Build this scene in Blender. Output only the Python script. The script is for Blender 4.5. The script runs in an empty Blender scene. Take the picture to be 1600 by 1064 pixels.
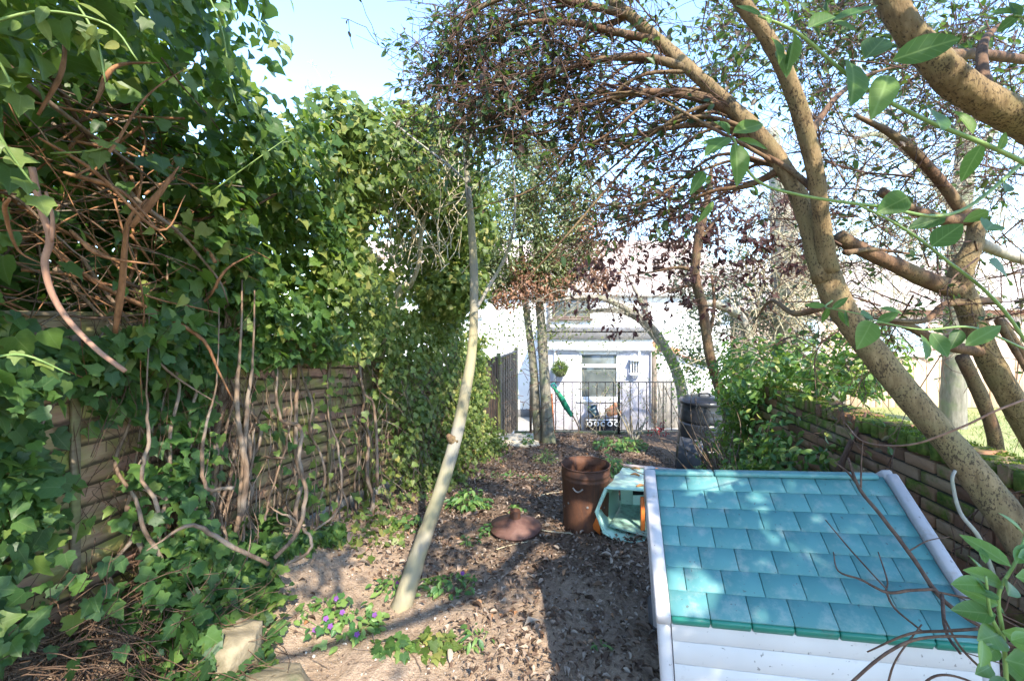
import bpy, math, random
import numpy as np
from mathutils import Vector, Matrix

SC = bpy.context.scene
COL = SC.collection
# ------------------------------------------------------------------ camera, sky, sun, exposure
H = 1.9                       # eye height over the near soil
cam_d = bpy.data.cameras.new('camera'); cam = bpy.data.objects.new('camera', cam_d); COL.objects.link(cam)
cam.location = (0, 0, H); cam.rotation_euler = (math.radians(90), 0, 0)
cam_d.sensor_width = 36; cam_d.lens = 16.0; cam_d.shift_y = -42 / 1600
cam_d.clip_start = 0.02; cam_d.clip_end = 1500
SC.camera = cam

SUN_DIR = Vector((0.28, -0.68, 0.67)).normalized()       # from the scene towards the sun
sun_el = math.asin(SUN_DIR.z); sun_az = math.atan2(SUN_DIR.x, SUN_DIR.y)
w = bpy.data.worlds.new('World'); SC.world = w; w.use_nodes = True
nt = w.node_tree
sky = nt.nodes.new('ShaderNodeTexSky'); sky.sky_type = 'NISHITA'; sky.sun_disc = False
sky.sun_elevation = sun_el; sky.sun_rotation = sun_az
sky.air_density = 1.0; sky.dust_density = 0.3; sky.ozone_density = 4.2
bg = nt.nodes['Background']; bg.inputs['Strength'].default_value = 0.15
nt.links.new(sky.outputs[0], bg.inputs['Color'])
sun_d = bpy.data.lights.new('sun', 'SUN'); sun_d.energy = 2.1; sun_d.angle = math.radians(0.6)
sun_d.color = (1.0, 0.91, 0.77)
sun = bpy.data.objects.new('sun', sun_d); COL.objects.link(sun)
sun.rotation_euler = SUN_DIR.to_track_quat('Z', 'Y').to_euler(); sun.location = SUN_DIR * 30
SC.view_settings.view_transform = 'Standard'; SC.view_settings.look = 'None'
SC.view_settings.exposure = 2.55; SC.view_settings.gamma = 1.0; SC.view_settings.use_curve_mapping = False
SC.render.engine = 'CYCLES'
cy = SC.cycles
cy.max_bounces = 8; cy.diffuse_bounces = 6; cy.glossy_bounces = 2; cy.transmission_bounces = 4; cy.transparent_max_bounces = 4
cy.use_denoising = True
cy.sample_clamp_indirect = 6.0
cy.caustics_reflective = False; cy.caustics_refractive = False

# ------------------------------------------------------------------ helpers
F, U0, V0 = 711.0, 800.0, 490.0
def P(u, v, y):               # a point of the place: where the line of sight through (u, v) is y metres away
    return np.array([(u - U0) / F * y, y, H - (v - V0) / F * y])
def PP(*t): return np.array([P(*a) for a in t])
def sstep(a, b, x):
    t = np.clip((np.asarray(x, float) - a) / (b - a), 0, 1); return t * t * (3 - 2 * t)
def fence_x(y): return -2.508 + 0.21 * np.asarray(y, float)
FDIR = np.array([0.21, 1, 0]) / math.hypot(0.21, 1); FNRM = np.array([FDIR[1], -FDIR[0], 0])
def fp(y, off, z): return np.array([fence_x(y) + FNRM[0] * off, y + FNRM[1] * off, z])
def wall_x(y): return 2.38 + 0.084 * (np.asarray(y, float) - 2.6)
_GY = [-6, 3, 4.2, 5, 6, 7, 8.7, 9.9]; _GZ = [0, 0, -.05, -.14, -.31, -.48, -.57, -.68]
def gz(x, y):
    x = np.asarray(x, float); y = np.asarray(y, float)
    z = np.interp(y, _GY, _GZ)
    d = x - fence_x(y)
    z = z + .42 * sstep(1.0, 0.0, d) * sstep(4.6, 2.2, y) + .10 * sstep(.6, 0., d) * sstep(7, 4, y)
    z = z + .018 * np.sin(2.1 * x + 1.3 * y) + .012 * np.sin(4.3 * y - 3.1 * x + 1) + .007 * np.sin(9.1 * x + 2.2) * np.sin(8.3 * y)
    return z
def wnoise(p, f, seed):       # cheap smooth clump noise in about -1..1
    r = np.random.default_rng(seed); p = np.asarray(p, float); s = 0
    for k in range(5):
        d = r.normal(size=3); d /= np.linalg.norm(d)
        s = s + np.sin((p @ d) * f * (0.7 + 0.25 * k) * 6.283 + r.uniform(0, 6.28))
    return s / 2.6
def unit(v):
    v = np.asarray(v, float); return v / np.maximum(np.linalg.norm(v, axis=-1, keepdims=True), 1e-9)

class MB:                     # collects geometry and links it as ONE mesh object
    def __init__(s): s.v = []; s.l = []; s.t = []; s.uv = []; s.n = 0; s.m = []
    def add(s, verts, faces, uv=None, mi=0):
        verts = np.asarray(verts, float).reshape(-1, 3)
        if isinstance(faces, np.ndarray):
            fl = (faces + s.n).ravel(); ft = np.full(len(faces), faces.shape[1])
        else:
            fl = np.array([i for f in faces for i in f]) + s.n; ft = np.array([len(f) for f in faces])
        s.v.append(verts); s.l.append(fl); s.t.append(ft); s.m.append(np.full(len(ft), mi))
        s.uv.append(np.zeros((len(verts), 2)) if uv is None else np.asarray(uv, float))
        s.n += len(verts)
    def mesh(s, name, mat, off=(0, 0, 0), smooth=False):
        me = bpy.data.meshes.new(name)
        if s.n:
            v = np.concatenate(s.v) - np.asarray(off, float); l = np.concatenate(s.l).astype(np.int32); t = np.concatenate(s.t).astype(np.int32)
            me.vertices.add(len(v)); me.vertices.foreach_set('co', v.astype(np.float32).ravel())
            me.loops.add(len(l)); me.loops.foreach_set('vertex_index', l)
            me.polygons.add(len(t)); st = np.zeros(len(t), np.int32); st[1:] = np.cumsum(t)[:-1]
            me.polygons.foreach_set('loop_start', st); me.polygons.foreach_set('loop_total', t)
            me.polygons.foreach_set('material_index', np.concatenate(s.m).astype(np.int32))
            if smooth: me.polygons.foreach_set('use_smooth', np.ones(len(t), bool))
            ul = me.uv_layers.new(name='UVMap'); ul.data.foreach_set('uv', np.concatenate(s.uv)[l].astype(np.float32).ravel())
            me.update(calc_edges=True)
        for m in (mat if isinstance(mat, (list, tuple)) else [mat]): me.materials.append(m)
        return me
    def build(s, name, mat, root=None, smooth=False, kind=None, local=False):
        off = (0, 0, 0) if (root is None or local) else root['_o']
        o = bpy.data.objects.new(name, s.mesh(name, mat, off, smooth)); COL.objects.link(o)
        if root is not None: o.parent = root
        if kind: o['kind'] = kind
        return o

ROOTS = []
def thing(name, label, cat, loc=(0, 0, 0), group=None):
    o = bpy.data.objects.new(name, None); COL.objects.link(o); o.empty_display_size = .1
    o.location = [float(a) for a in loc]; o['_o'] = [float(a) for a in loc]
    o['label'] = label; o['category'] = cat
    if group: o['group'] = group
    ROOTS.append(o); return o
def sub(mb, name, mat, parent_obj, root, smooth=False, kind=None):      # a sub-part: a child of a part that sits at the root's origin
    o = mb.build(name, mat, None, smooth, kind)
    me = o.data; off = Matrix.Translation(-Vector(root['_o'])); me.transform(off); o.parent = parent_obj
    return o
def solo(mb, name, mat, label, cat, group=None, smooth=False):
    o = mb.build(name, mat, None, smooth); o['label'] = label; o['category'] = cat
    if group: o['group'] = group
    return o
def struct(mb, name, mat, smooth=False):
    o = mb.build(name, mat, None, smooth); o['kind'] = 'structure'; return o

def cbox(mb, c, s, R=None, b=0.004, mi=0, uv=False):     # box with chamfered edges, 44 triangles
    hx, hy, hz = [a / 2 for a in s]; b = min(b, hx * .45, hy * .45, hz * .45)
    V = []; idx = {}
    for sx in (-1, 1):
        for sy in (-1, 1):
            for sz in (-1, 1):
                for ax in range(3):
                    p = [sx * (hx - b), sy * (hy - b), sz * (hz - b)]
                    p[ax] = (sx * hx, sy * hy, sz * hz)[ax]
                    idx[(sx, sy, sz, ax)] = len(V); V.append(p)
    Fs = []
    sg = (-1, 1)
    def order(fc, n):
        pts = [np.array(V[i]) for i in fc]; k = np.cross(pts[1] - pts[0], pts[2] - pts[0])
        return fc if np.dot(k, n) > 0 else fc[::-1]
    for a in sg:
        Fs.append(order([idx[(a, -1, -1, 0)], idx[(a, 1, -1, 0)], idx[(a, 1, 1, 0)], idx[(a, -1, 1, 0)]], (a, 0, 0)))
        Fs.append(order([idx[(-1, a, -1, 1)], idx[(1, a, -1, 1)], idx[(1, a, 1, 1)], idx[(-1, a, 1, 1)]], (0, a, 0)))
        Fs.append(order([idx[(-1, -1, a, 2)], idx[(1, -1, a, 2)], idx[(1, 1, a, 2)], idx[(-1, 1, a, 2)]], (0, 0, a)))
    for a in sg:
        for c2 in sg:
            Fs.append(order([idx[(a, c2, -1, 0)], idx[(a, c2, 1, 0)], idx[(a, c2, 1, 1)], idx[(a, c2, -1, 1)]], (a, c2, 0)))
            Fs.append(order([idx[(a, -1, c2, 0)], idx[(a, 1, c2, 0)], idx[(a, 1, c2, 2)], idx[(a, -1, c2, 2)]], (a, 0, c2)))
            Fs.append(order([idx[(-1, a, c2, 1)], idx[(1, a, c2, 1)], idx[(1, a, c2, 2)], idx[(-1, a, c2, 2)]], (0, a, c2)))
            for c3 in sg:
                Fs.append(order([idx[(a, c2, c3, 0)], idx[(a, c2, c3, 1)], idx[(a, c2, c3, 2)]], (a, c2, c3)))
    V = np.array(V)
    if R is not None: V = V @ np.asarray(R, float).T
    mb.add(V + np.asarray(c, float), Fs, mi=mi)
def frame_from(x, up=(0, 0, 1)):       # columns x, y, z with x along the given direction
    x = unit(x); y = unit(np.cross(up, x)); z = np.cross(x, y); return np.stack([x, y, z], 1)
def rotz(a): c, s = math.cos(a), math.sin(a); return np.array([[c, -s, 0], [s, c, 0], [0, 0, 1.]])
def beam(mb, p, q, wy, wz, up=(0, 0, 1), b=.004, mi=0):
    p = np.asarray(p, float); q = np.asarray(q, float)
    cbox(mb, (p + q) / 2, (np.linalg.norm(q - p), wy, wz), frame_from(q - p, up), b, mi)

def curve(pts, k=6):          # Catmull-Rom through the points
    pts = np.asarray(pts, float)
    if len(pts) < 3: return np.linspace(pts[0], pts[-1], k + 1)
    p = np.vstack([2 * pts[0] - pts[1], pts, 2 * pts[-1] - pts[-2]]); out = []
    t = np.linspace(0, 1, k, endpoint=False)[:, None]
    for i in range(1, len(p) - 2):
        a, b, c, d = p[i - 1], p[i], p[i + 1], p[i + 2]
        out.append(.5 * (2 * b + (c - a) * t + (2 * a - 5 * b + 4 * c - d) * t ** 2 + (3 * b - a - 3 * c + d) * t ** 3))
    out.append(pts[-1][None]); return np.vstack(out)
def tube(mb, pts, rad, n=6, cap=True, lump=0.0, rng=None, mi=0):
    pts = np.asarray(pts, float); m = len(pts)
    rad = np.interp(np.linspace(0, 1, m), np.linspace(0, 1, len(np.atleast_1d(rad))), np.atleast_1d(rad)) if np.ndim(rad) else np.full(m, rad)
    tg = np.gradient(pts, axis=0); tg = unit(tg)
    a = np.array([0, 0, 1.]) if abs(tg[0][2]) < .9 else np.array([1., 0, 0])
    x = unit(a - tg[0] * np.dot(a, tg[0])); X = np.empty((m, 3))
    for i in range(m):
        x = x - tg[i] * np.dot(x, tg[i]); x = x / max(np.linalg.norm(x), 1e-9); X[i] = x
    Y = np.cross(tg, X); th = np.arange(n) / n * 2 * math.pi
    rr = rad[:, None] * np.ones(n)
    if lump and rng is not None:
        ph = rng.uniform(0, 6.28, 3); s = np.arange(m)[:, None]
        rr = rr * (1 + lump * (np.sin(2 * th[None] + ph[0] + .35 * s) * .5 + np.sin(3 * th[None] - .5 * s + ph[1]) * .4 + .5 * rng.normal(size=(m, n))))
    V = pts[:, None] + rr[..., None] * (np.cos(th)[None, :, None] * X[:, None] + np.sin(th)[None, :, None] * Y[:, None])
    i = np.arange(m - 1)[:, None] * n; j = np.arange(n)[None]; j2 = (j + 1) % n
    Q = np.stack([i + j, i + j2, i + n + j2, i + n + j], -1).reshape(-1, 4)
    ln = np.concatenate([[0], np.cumsum(np.linalg.norm(np.diff(pts, axis=0), axis=1))])
    uv = np.stack([np.broadcast_to(j / n, (m, n)), np.broadcast_to(ln[:, None], (m, n))], -1).reshape(-1, 2)
    b0 = mb.n; mb.add(V.reshape(-1, 3), Q, uv, mi)
    if cap and n > 3:
        mb.l.append(np.arange(n)[::-1] + b0); mb.t.append(np.array([n])); mb.m.append(np.array([mi]))
        mb.l.append(np.arange(n) + b0 + (m - 1) * n); mb.t.append(np.array([n])); mb.m.append(np.array([mi]))
def lathe(mb, prof, c, n=28, R=None, mi=0, wob=None):
    prof = np.asarray(prof, float); m = len(prof); th = np.arange(n) / n * 2 * math.pi
    rad = prof[:, 0][:, None] * np.ones(n)
    if wob is not None: rad = rad * (1 + wob(th)[None])
    V = np.stack([rad * np.cos(th), rad * np.sin(th), prof[:, 1][:, None] * np.ones(n)], -1).reshape(-1, 3)
    if R is not None: V = V @ np.asarray(R).T
    i = np.arange(m - 1)[:, None] * n; j = np.arange(n)[None]; j2 = (j + 1) % n
    mb.add(V + np.asarray(c, float), np.stack([i + j, i + j2, i + n + j2, i + n + j], -1).reshape(-1, 4), mi=mi)
def wander(rng, p, d, L, steps, kink=.25, droop=0., up=0.):
    pts = [np.asarray(p, float)]; d = unit(d)
    for _ in range(steps):
        d = unit(d + rng.normal(size=3) * kink + np.array([0, 0, up - droop])); pts.append(pts[-1] + d * L / steps)
    return np.array(pts)

# leaf templates: x across, y from stalk to tip, z out of the face
def T_ivy(seed=0):
    r = np.random.default_rng(seed)
    half = [(.20, -.12), (.40, -.08), (.48, .04), (.40, .18), (.44, .32), (.50, .46), (.38, .50), (.27, .55), (.18, .74), (.08, .92)]
    half = [(x * r.uniform(.9, 1.1), y + r.uniform(-.03, .03)) for x, y in half]
    out = [(0, 0)] + half + [(0, 1.04)] + [(-x * r.uniform(.9, 1.1), y + r.uniform(-.02, .02)) for x, y in half[::-1]]
    mid = [(0, .22), (0, .5), (0, .78)]
    V = out + mid; V = np.array([(x, y, 0) for x, y in V], float)
    V[:, 2] = .16 * np.abs(V[:, 0]) - .34 * V[:, 0] ** 2 - .20 * (V[:, 1] - .3) ** 2 + r.normal(size=len(V)) * .012
    n = len(out); a, b, c = n, n + 1, n + 2
    h = len(half); Fs = []
    for s in (1, -1):
        ring = [(0 if k == 0 else (k if s == 1 else (n - k) % n)) for k in range(h + 2)]
        seg = lambda i, j, m: [Fs.append((ring[k], ring[k + 1], m) if s == 1 else (ring[k + 1], ring[k], m)) for k in range(i, j)]
        seg(0, 4, a); Fs.append((ring[4], b, a) if s == 1 else (b, ring[4], a)); seg(4, 8, b)
        Fs.append((ring[8], c, b) if s == 1 else (c, ring[8], b)); seg(8, h + 1, c)
    return V, np.array(Fs), V[:, :2] * [1, 1]
def T_heart(seed=0, wd=1.):
    r = np.random.default_rng(seed); half = [(.16, -.07), (.34, -.04), (.44, .10), (.45, .26), (.39, .42), (.32, .55), (.24, .68), (.15, .82), (.07, .94)]
    half = [(x * wd * r.uniform(.92, 1.08), y + r.uniform(-.02, .02)) for x, y in half]
    out = [(0, 0)] + half + [(0, 1.05)] + [(-x * r.uniform(.9, 1.1), y) for x, y in half[::-1]]; n = len(out)
    V = np.array([(x, y, 0) for x, y in out + [(0, .25), (0, .6)]], float); V[:, 2] = .30 * np.abs(V[:, 0]) - .25 * V[:, 0] ** 2 - .28 * (V[:, 1] - .3) ** 2 + r.normal(size=len(V)) * .014
    Fs = []
    for k in range(n):
        k2 = (k + 1) % n; c = n if (k < 5 or k >= n - 5) else n + 1; Fs.append((k, k2, c))
    Fs += [(5, n + 1, n), (n + 1, n - 5, n)]
    return V, np.array(Fs), V[:, :2].copy()
def T_lance(wd=.3, nseg=5, arch=.25, fold=.18, seed=0, wave=.0):
    r = np.random.default_rng(seed); V = []; Fs = []; t = np.linspace(0, 1, nseg + 1)
    for k, s in enumerate(t):
        wv = wd * (math.sin(math.pi * s ** .85) ** .8 if 0 < s < 1 else 0.012) / 2
        z = -arch * s * s
        V += [(-wv, s, z + fold * wv * 2 + wave * r.normal()), (0, s, z), (wv, s, z + fold * wv * 2 + wave * r.normal())]
    for k in range(nseg):
        a = 3 * k; Fs += [(a, a + 1, a + 4, a + 3), (a + 1, a + 2, a + 5, a + 4)]
    V = np.array(V, float); return V, np.array(Fs), V[:, :2].copy()
def T_small(wd=.5, fold=.12, arch=.1):
    V = np.array([(0, 0, 0), (-wd / 2, .42, fold), (0, .5, -arch * .2), (wd / 2, .42, fold), (0, 1, -arch)], float)
    return V, np.array([(0, 2, 1), (0, 3, 2), (1, 2, 4), (2, 3, 4)]), V[:, :2].copy()
def T_oval(wd=.55, fold=.1, arch=.15):
    V = np.array([(0, 0, 0), (-wd * .36, .2, fold * .7), (-wd / 2, .5, fold), (-wd * .33, .8, fold * .3), (0, 1, -arch), (wd * .33, .8, fold * .3), (wd / 2, .5, fold), (wd * .36, .2, fold * .7), (0, .5, -arch * .2)], float)
    return V, np.array([(0, 8, 1), (1, 8, 2), (2, 8, 3), (3, 8, 4), (4, 8, 5), (5, 8, 6), (6, 8, 7), (7, 8, 0)])[:, ::-1], V[:, :2].copy()

def leaf_mats(nrm, tip, size):
    z = unit(nrm); y = tip - z * np.sum(tip * z, -1, keepdims=True); y = unit(y); x = np.cross(y, z)
    s = np.asarray(size, float).reshape(-1, 1)
    return np.stack([x * s, y * s, z * s], -1)
def add_leaves(mb, T, M, pos):
    V, Fc, uv = T; n = len(pos); k = len(V)
    W = np.einsum('nij,kj->nki', M, V) + pos[:, None]
    I = (np.arange(n)[:, None, None] * k + Fc[None]).reshape(-1, Fc.shape[1])
    mb.add(W.reshape(-1, 3), I, np.tile(uv, (n, 1)))
CAMP = np.array([0, 0, H])
def foliage(root, Ts, pos, nrm, tip, size, mat, n_ind=0, name='leaf', stuff='foliage', seed=0):
    """the n_ind leaves that show largest are parts of their own, the rest are one part"""
    rng = np.random.default_rng(seed); pos = np.asarray(pos, float); n = len(pos)
    if n == 0: return
    M = leaf_mats(nrm, tip, size); which = rng.integers(0, len(Ts), n)
    d = pos - CAMP; y = np.maximum(d[:, 1], .05); u = U0 + F * d[:, 0] / y; v = V0 - F * d[:, 2] / y
    vis = (u > -10) & (u < 1610) & (v > -10) & (v < 1074) & (d[:, 1] > .1)
    big = np.asarray(size) / y * (0.35 + np.abs(np.sum(unit(d) * unit(nrm), -1))) * vis
    pick = np.zeros(n, bool)
    if n_ind: pick[np.argsort(-big)[:n_ind]] = True; pick &= big > 0
    off = np.array(root['_o']); mes = []
    for T in Ts:
        m = MB(); m.add(T[0], T[1], T[2]); mes.append(m.mesh(name, mat, (0, 0, 0), True))
    for i in np.nonzero(pick)[0]:
        o = bpy.data.objects.new(name, mes[which[i]]); COL.objects.link(o); o.parent = root
        A = np.eye(4); A[:3, :3] = M[i]; A[:3, 3] = pos[i] - off; o.matrix_local = Matrix(A.tolist())
    mb = MB()
    for k, T in enumerate(Ts):
        s = (which == k) & ~pick
        if s.any(): add_leaves(mb, T, M[s], pos[s])
    if mb.n: mb.build(stuff, mat, root, True, 'stuff')

# ------------------------------------------------------------------ materials
def new_mat(name):
    m = bpy.data.materials.new(name); m.use_nodes = True; t = m.node_tree
    return m, t, t.nodes['Principled BSDF'], t.nodes['Material Output']
def N(t, typ, **kw):
    n = t.nodes.new(typ)
    for k, v in kw.items():
        if k.startswith('i_'):
            key = k[2:]; key = int(key) if key.isdigit() else key.replace('_', ' ')
            if hasattr(v, 'bl_idname') or isinstance(v, bpy.types.NodeSocket): t.links.new(v, n.inputs[key])
            else: n.inputs[key].default_value = v
        else: setattr(n, k, v)
    return n
def ramp(t, fac, cols, interp='LINEAR'):
    r = t.nodes.new('ShaderNodeValToRGB'); r.color_ramp.interpolation = interp; e = r.color_ramp.elements
    while len(e) < len(cols): e.new(.5)
    for k, (p, c) in enumerate(cols): e[k].position = p; e[k].color = (*c, 1)
    if fac is not None: t.links.new(fac, r.inputs[0])
    return r.outputs[0]
def mixc(t, fac, a, b, mode='MIX'):
    n = t.nodes.new('ShaderNodeMix'); n.data_type = 'RGBA'; n.blend_type = mode
    for s, v in ((0, fac), (6, a), (7, b)):
        if isinstance(v, bpy.types.NodeSocket): t.links.new(v, n.inputs[s])
        else: n.inputs[s].default_value = v if s == 0 else (*v, 1)
    return n.outputs[2]
def mth(t, op, a, b=0.0, clamp=False):
    n = t.nodes.new('ShaderNodeMath'); n.operation = op; n.use_clamp = clamp
    for s, v in ((0, a), (1, b)):
        if isinstance(v, bpy.types.NodeSocket): t.links.new(v, n.inputs[s])
        else: n.inputs[s].default_value = v
    return n.outputs[0]
def rnd(t):                  # a number per leaf / piece: from the loose island and from the object
    g = t.nodes.new('ShaderNodeNewGeometry').outputs['Random Per Island']; o = t.nodes.new('ShaderNodeObjectInfo').outputs['Random']
    return mth(t, 'FRACT', mth(t, 'ADD', g, mth(t, 'MULTIPLY', o, 7.31)))
def coords(t, kind='Object'): return t.nodes.new('ShaderNodeTexCoord').outputs[kind]
def noise(t, vec, scale, detail=4, rough=.55, dist=0., out=0):
    n = N(t, 'ShaderNodeTexNoise', i_Scale=scale, i_Detail=detail, i_Roughness=rough, i_Distortion=dist)
    t.links.new(vec, n.inputs['Vector']); return n.outputs[out]
def scaled(t, vec, s):
    n = N(t, 'ShaderNodeMapping'); n.inputs['Scale'].default_value = s; t.links.new(vec, n.inputs['Vector']); return n.outputs[0]
def bump(t, b, h, strength=.5, dist=.01):
    n = N(t, 'ShaderNodeBump', i_Strength=strength, i_Distance=dist); t.links.new(h, n.inputs['Height']); t.links.new(n.outputs[0], b.inputs['Normal'])
def setp(b, rough=None, spec=None, metal=None):
    if rough is not None: b.inputs['Roughness'].default_value = rough
    if spec is not None: b.inputs['Specular IOR Level'].default_value = spec
    if metal is not None: b.inputs['Metallic'].default_value = metal

def mat_leaf(name, cols, trans=(.25, .4, .05), tw=.35, rough=.38, spec=.45, vein=.35, veincol=None):
    m, t, b, out = new_mat(name)
    c = ramp(t, rnd(t), cols)
    nz = noise(t, coords(t), 9, 2); c = mixc(t, mth(t, 'MULTIPLY', nz, .5), c, tuple(a * .55 for a in cols[0][1]))
    uv = N(t, 'ShaderNodeSeparateXYZ'); t.links.new(t.nodes.new('ShaderNodeUVMap').outputs[0], uv.inputs[0])
    if vein > 0:
        ax = mth(t, 'ABSOLUTE', uv.outputs[0])
        mid = mth(t, 'SUBTRACT', 1, mth(t, 'DIVIDE', ax, .025), True)
        side = mth(t, 'SUBTRACT', mth(t, 'MULTIPLY', mth(t, 'ABSOLUTE', mth(t, 'SUBTRACT', mth(t, 'FRACT', mth(t, 'MULTIPLY', mth(t, 'SUBTRACT', uv.outputs[1], mth(t, 'MULTIPLY', ax, .9)), 5.5)), .5)), 12), 5.1, True)
        vv = mth(t, 'MULTIPLY', mth(t, 'MAXIMUM', mid, mth(t, 'MULTIPLY', side, .55)), vein)
        c = mixc(t, vv, c, veincol or (.30, .38, .16))
    t.links.new(c, b.inputs['Base Color']); setp(b, rough, spec)
    tr = N(t, 'ShaderNodeBsdfTranslucent'); tc = mixc(t, .6, c, trans); t.links.new(tc, tr.inputs[0])
    mx = N(t, 'ShaderNodeMixShader'); mx.inputs[0].default_value = tw
    t.links.new(b.outputs[0], mx.inputs[1]); t.links.new(tr.outputs[0], mx.inputs[2]); t.links.new(mx.outputs[0], out.inputs[0])
    return m
def mat_bark(name, dark, light, patch=None, pscale=8, fleck=None, scale=22, bmp=.6, rough=.85, moss=None):
    m, t, b, out = new_mat(name); co = coords(t)
    sc = scaled(t, co, (1, 1, .25)); n1 = noise(t, sc, scale, 5, .65)
    c = ramp(t, n1, [(.3, dark), (.7, light)])
    h = n1
    if patch: c = mixc(t, ramp(t, noise(t, co, pscale, 3), [(.45, (0, 0, 0)), (.62, (1, 1, 1))]), c, patch)
    if fleck:
        f = mth(t, 'ADD', noise(t, scaled(t, co, (1, 1, .6)), 130, 3, .6), mth(t, 'MULTIPLY', mth(t, 'SUBTRACT', noise(t, co, 11, 3), .5), .35)); fm = ramp(t, f, [(.55, (0, 0, 0)), (.62, (.85, .85, .85))])
        c = mixc(t, fm, c, fleck)
    if moss: c = mixc(t, ramp(t, noise(t, co, 4, 4), [(.48, (0, 0, 0)), (.68, (1, 1, 1))]), c, moss)
    t.links.new(c, b.inputs['Base Color']); setp(b, rough, .25); bump(t, b, h, bmp, .012); return m
def mat_mix(name, cols, scale=6, rough=.7, detail=5, bmp=.0, bdist=.004, spec=.4, metal=0, stretch=None, per=0., cols2=None, bscale=None):
    """a noise between colours; per = how far each piece's own random number shifts it"""
    m, t, b, out = new_mat(name); co = coords(t)
    if per:
        ob = t.nodes.new('ShaderNodeObjectInfo').outputs['Random']
        add = N(t, 'ShaderNodeVectorMath', operation='ADD'); t.links.new(co, add.inputs[0])
        cx = N(t, 'ShaderNodeCombineXYZ'); t.links.new(mth(t, 'MULTIPLY', ob, 37.0), cx.inputs[0]); t.links.new(mth(t, 'MULTIPLY', ob, 19.0), cx.inputs[1]); t.links.new(cx.outputs[0], add.inputs[1]); co = add.outputs[0]
    if stretch: co = scaled(t, co, stretch)
    f = noise(t, co, scale, detail, .6)
    if per: f = mth(t, 'ADD', f, mth(t, 'MULTIPLY', mth(t, 'SUBTRACT', rnd(t), .5), per))
    c = ramp(t, f, cols); t.links.new(c, b.inputs['Base Color']); setp(b, rough, spec, metal)
    if bmp: bump(t, b, noise(t, co, bscale or scale * 4, 5, .65), bmp, bdist)
    return m
# ------------------------------------------------------------------ setting
rng = np.random.default_rng(11)
def soil_mat():
    m, t, b, out = new_mat('soil'); co = coords(t)
    big = noise(t, co, .9, 3, .55); fine = noise(t, co, 26, 6, .7); mid = noise(t, co, 5, 4, .6)
    dark = ramp(t, fine, [(.3, (.10, .066, .044)), (.7, (.25, .175, .12))])
    dry = ramp(t, fine, [(.3, (.25, .175, .12)), (.7, (.44, .33, .235))])
    sp = N(t, 'ShaderNodeSeparateXYZ'); t.links.new(co, sp.inputs[0])
    # trodden dry earth near the tree foot and along the fence side, dark humus under the litter
    path = mth(t, 'ADD', mth(t, 'MULTIPLY', mth(t, 'SUBTRACT', 3.4, sp.outputs[1]), .42), mth(t, 'MULTIPLY', mth(t, 'SUBTRACT', .25, sp.outputs[0]), .30))
    f = ramp(t, mth(t, 'ADD', path, mth(t, 'ADD', mth(t, 'MULTIPLY', big, .5), mth(t, 'MULTIPLY', mid, .35))), [(.30, (0, 0, 0)), (.75, (1, 1, 1))])
    c = mixc(t, f, dark, dry)
    vor = N(t, 'ShaderNodeTexVoronoi', i_Scale=55.0); t.links.new(co, vor.inputs['Vector'])
    c = mixc(t, ramp(t, vor.outputs['Distance'], [(.10, (1, 1, 1)), (.2, (0, 0, 0))]), c, (.30, .25, .2))
    t.links.new(c, b.inputs['Base Color']); setp(b, .95, .15)
    bump(t, b, mth(t, 'ADD', fine, mth(t, 'MULTIPLY', noise(t, co, 90, 3, .6), .5)), .9, .03); return m
M_soil = soil_mat()
xs = np.concatenate([np.linspace(-7, -2.7, 10), np.linspace(-2.62, 2.6, 215), np.linspace(2.7, 5.2, 12)])
ys = np.concatenate([np.linspace(-5, 1.3, 12), np.linspace(1.36, 6, 215), np.linspace(6.04, 9.82, 95)])
Xg, Yg = np.meshgrid(xs, ys); Z = gz(Xg, Yg)
q3 = np.stack([Xg, Yg, 0 * Xg], -1)
Z = Z + .010 * wnoise(q3, 2.2, 3) + .007 * wnoise(q3, 5.5, 4) + .004 * rng.normal(size=Z.shape)
nx, ny = len(xs), len(ys); mb = MB()
i = (np.arange(ny - 1)[:, None] * nx + np.arange(nx - 1)[None]).ravel()
mb.add(np.stack([Xg, Yg, Z], -1).reshape(-1, 3), np.stack([i, i + 1, i + nx + 1, i + nx], -1))
struct(mb, 'garden_soil', M_soil, True)
M_ground = mat_mix('far_ground', [(.3, (.10, .12, .06)), (.7, (.18, .17, .11))], 1.5, .95)
mb = MB(); mb.add([(-400, -400, -1.6), (400, -400, -1.6), (400, 600, -1.6), (-400, 600, -1.6)], [(0, 1, 2, 3)]); struct(mb, 'ground', M_ground)
M_conc = mat_mix('concrete', [(.3, (.30, .28, .24)), (.7, (.46, .43, .37))], 7, .9, bmp=.3)
mb = MB(); cbox(mb, (1, 12.3, -1.5), (16, 4.9, .2)); struct(mb, 'patio', M_conc)
# kerb that holds the soil back under the railing
M_kerb = mat_mix('mossy_timber', [(.35, (.09, .13, .03)), (.6, (.20, .17, .12))], 5, .95, bmp=.5)
mb = MB(); cbox(mb, (2.35, 9.82, -1.02), (4.6, .12, .76), b=.02); struct(mb, 'kerb', M_kerb)
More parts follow.
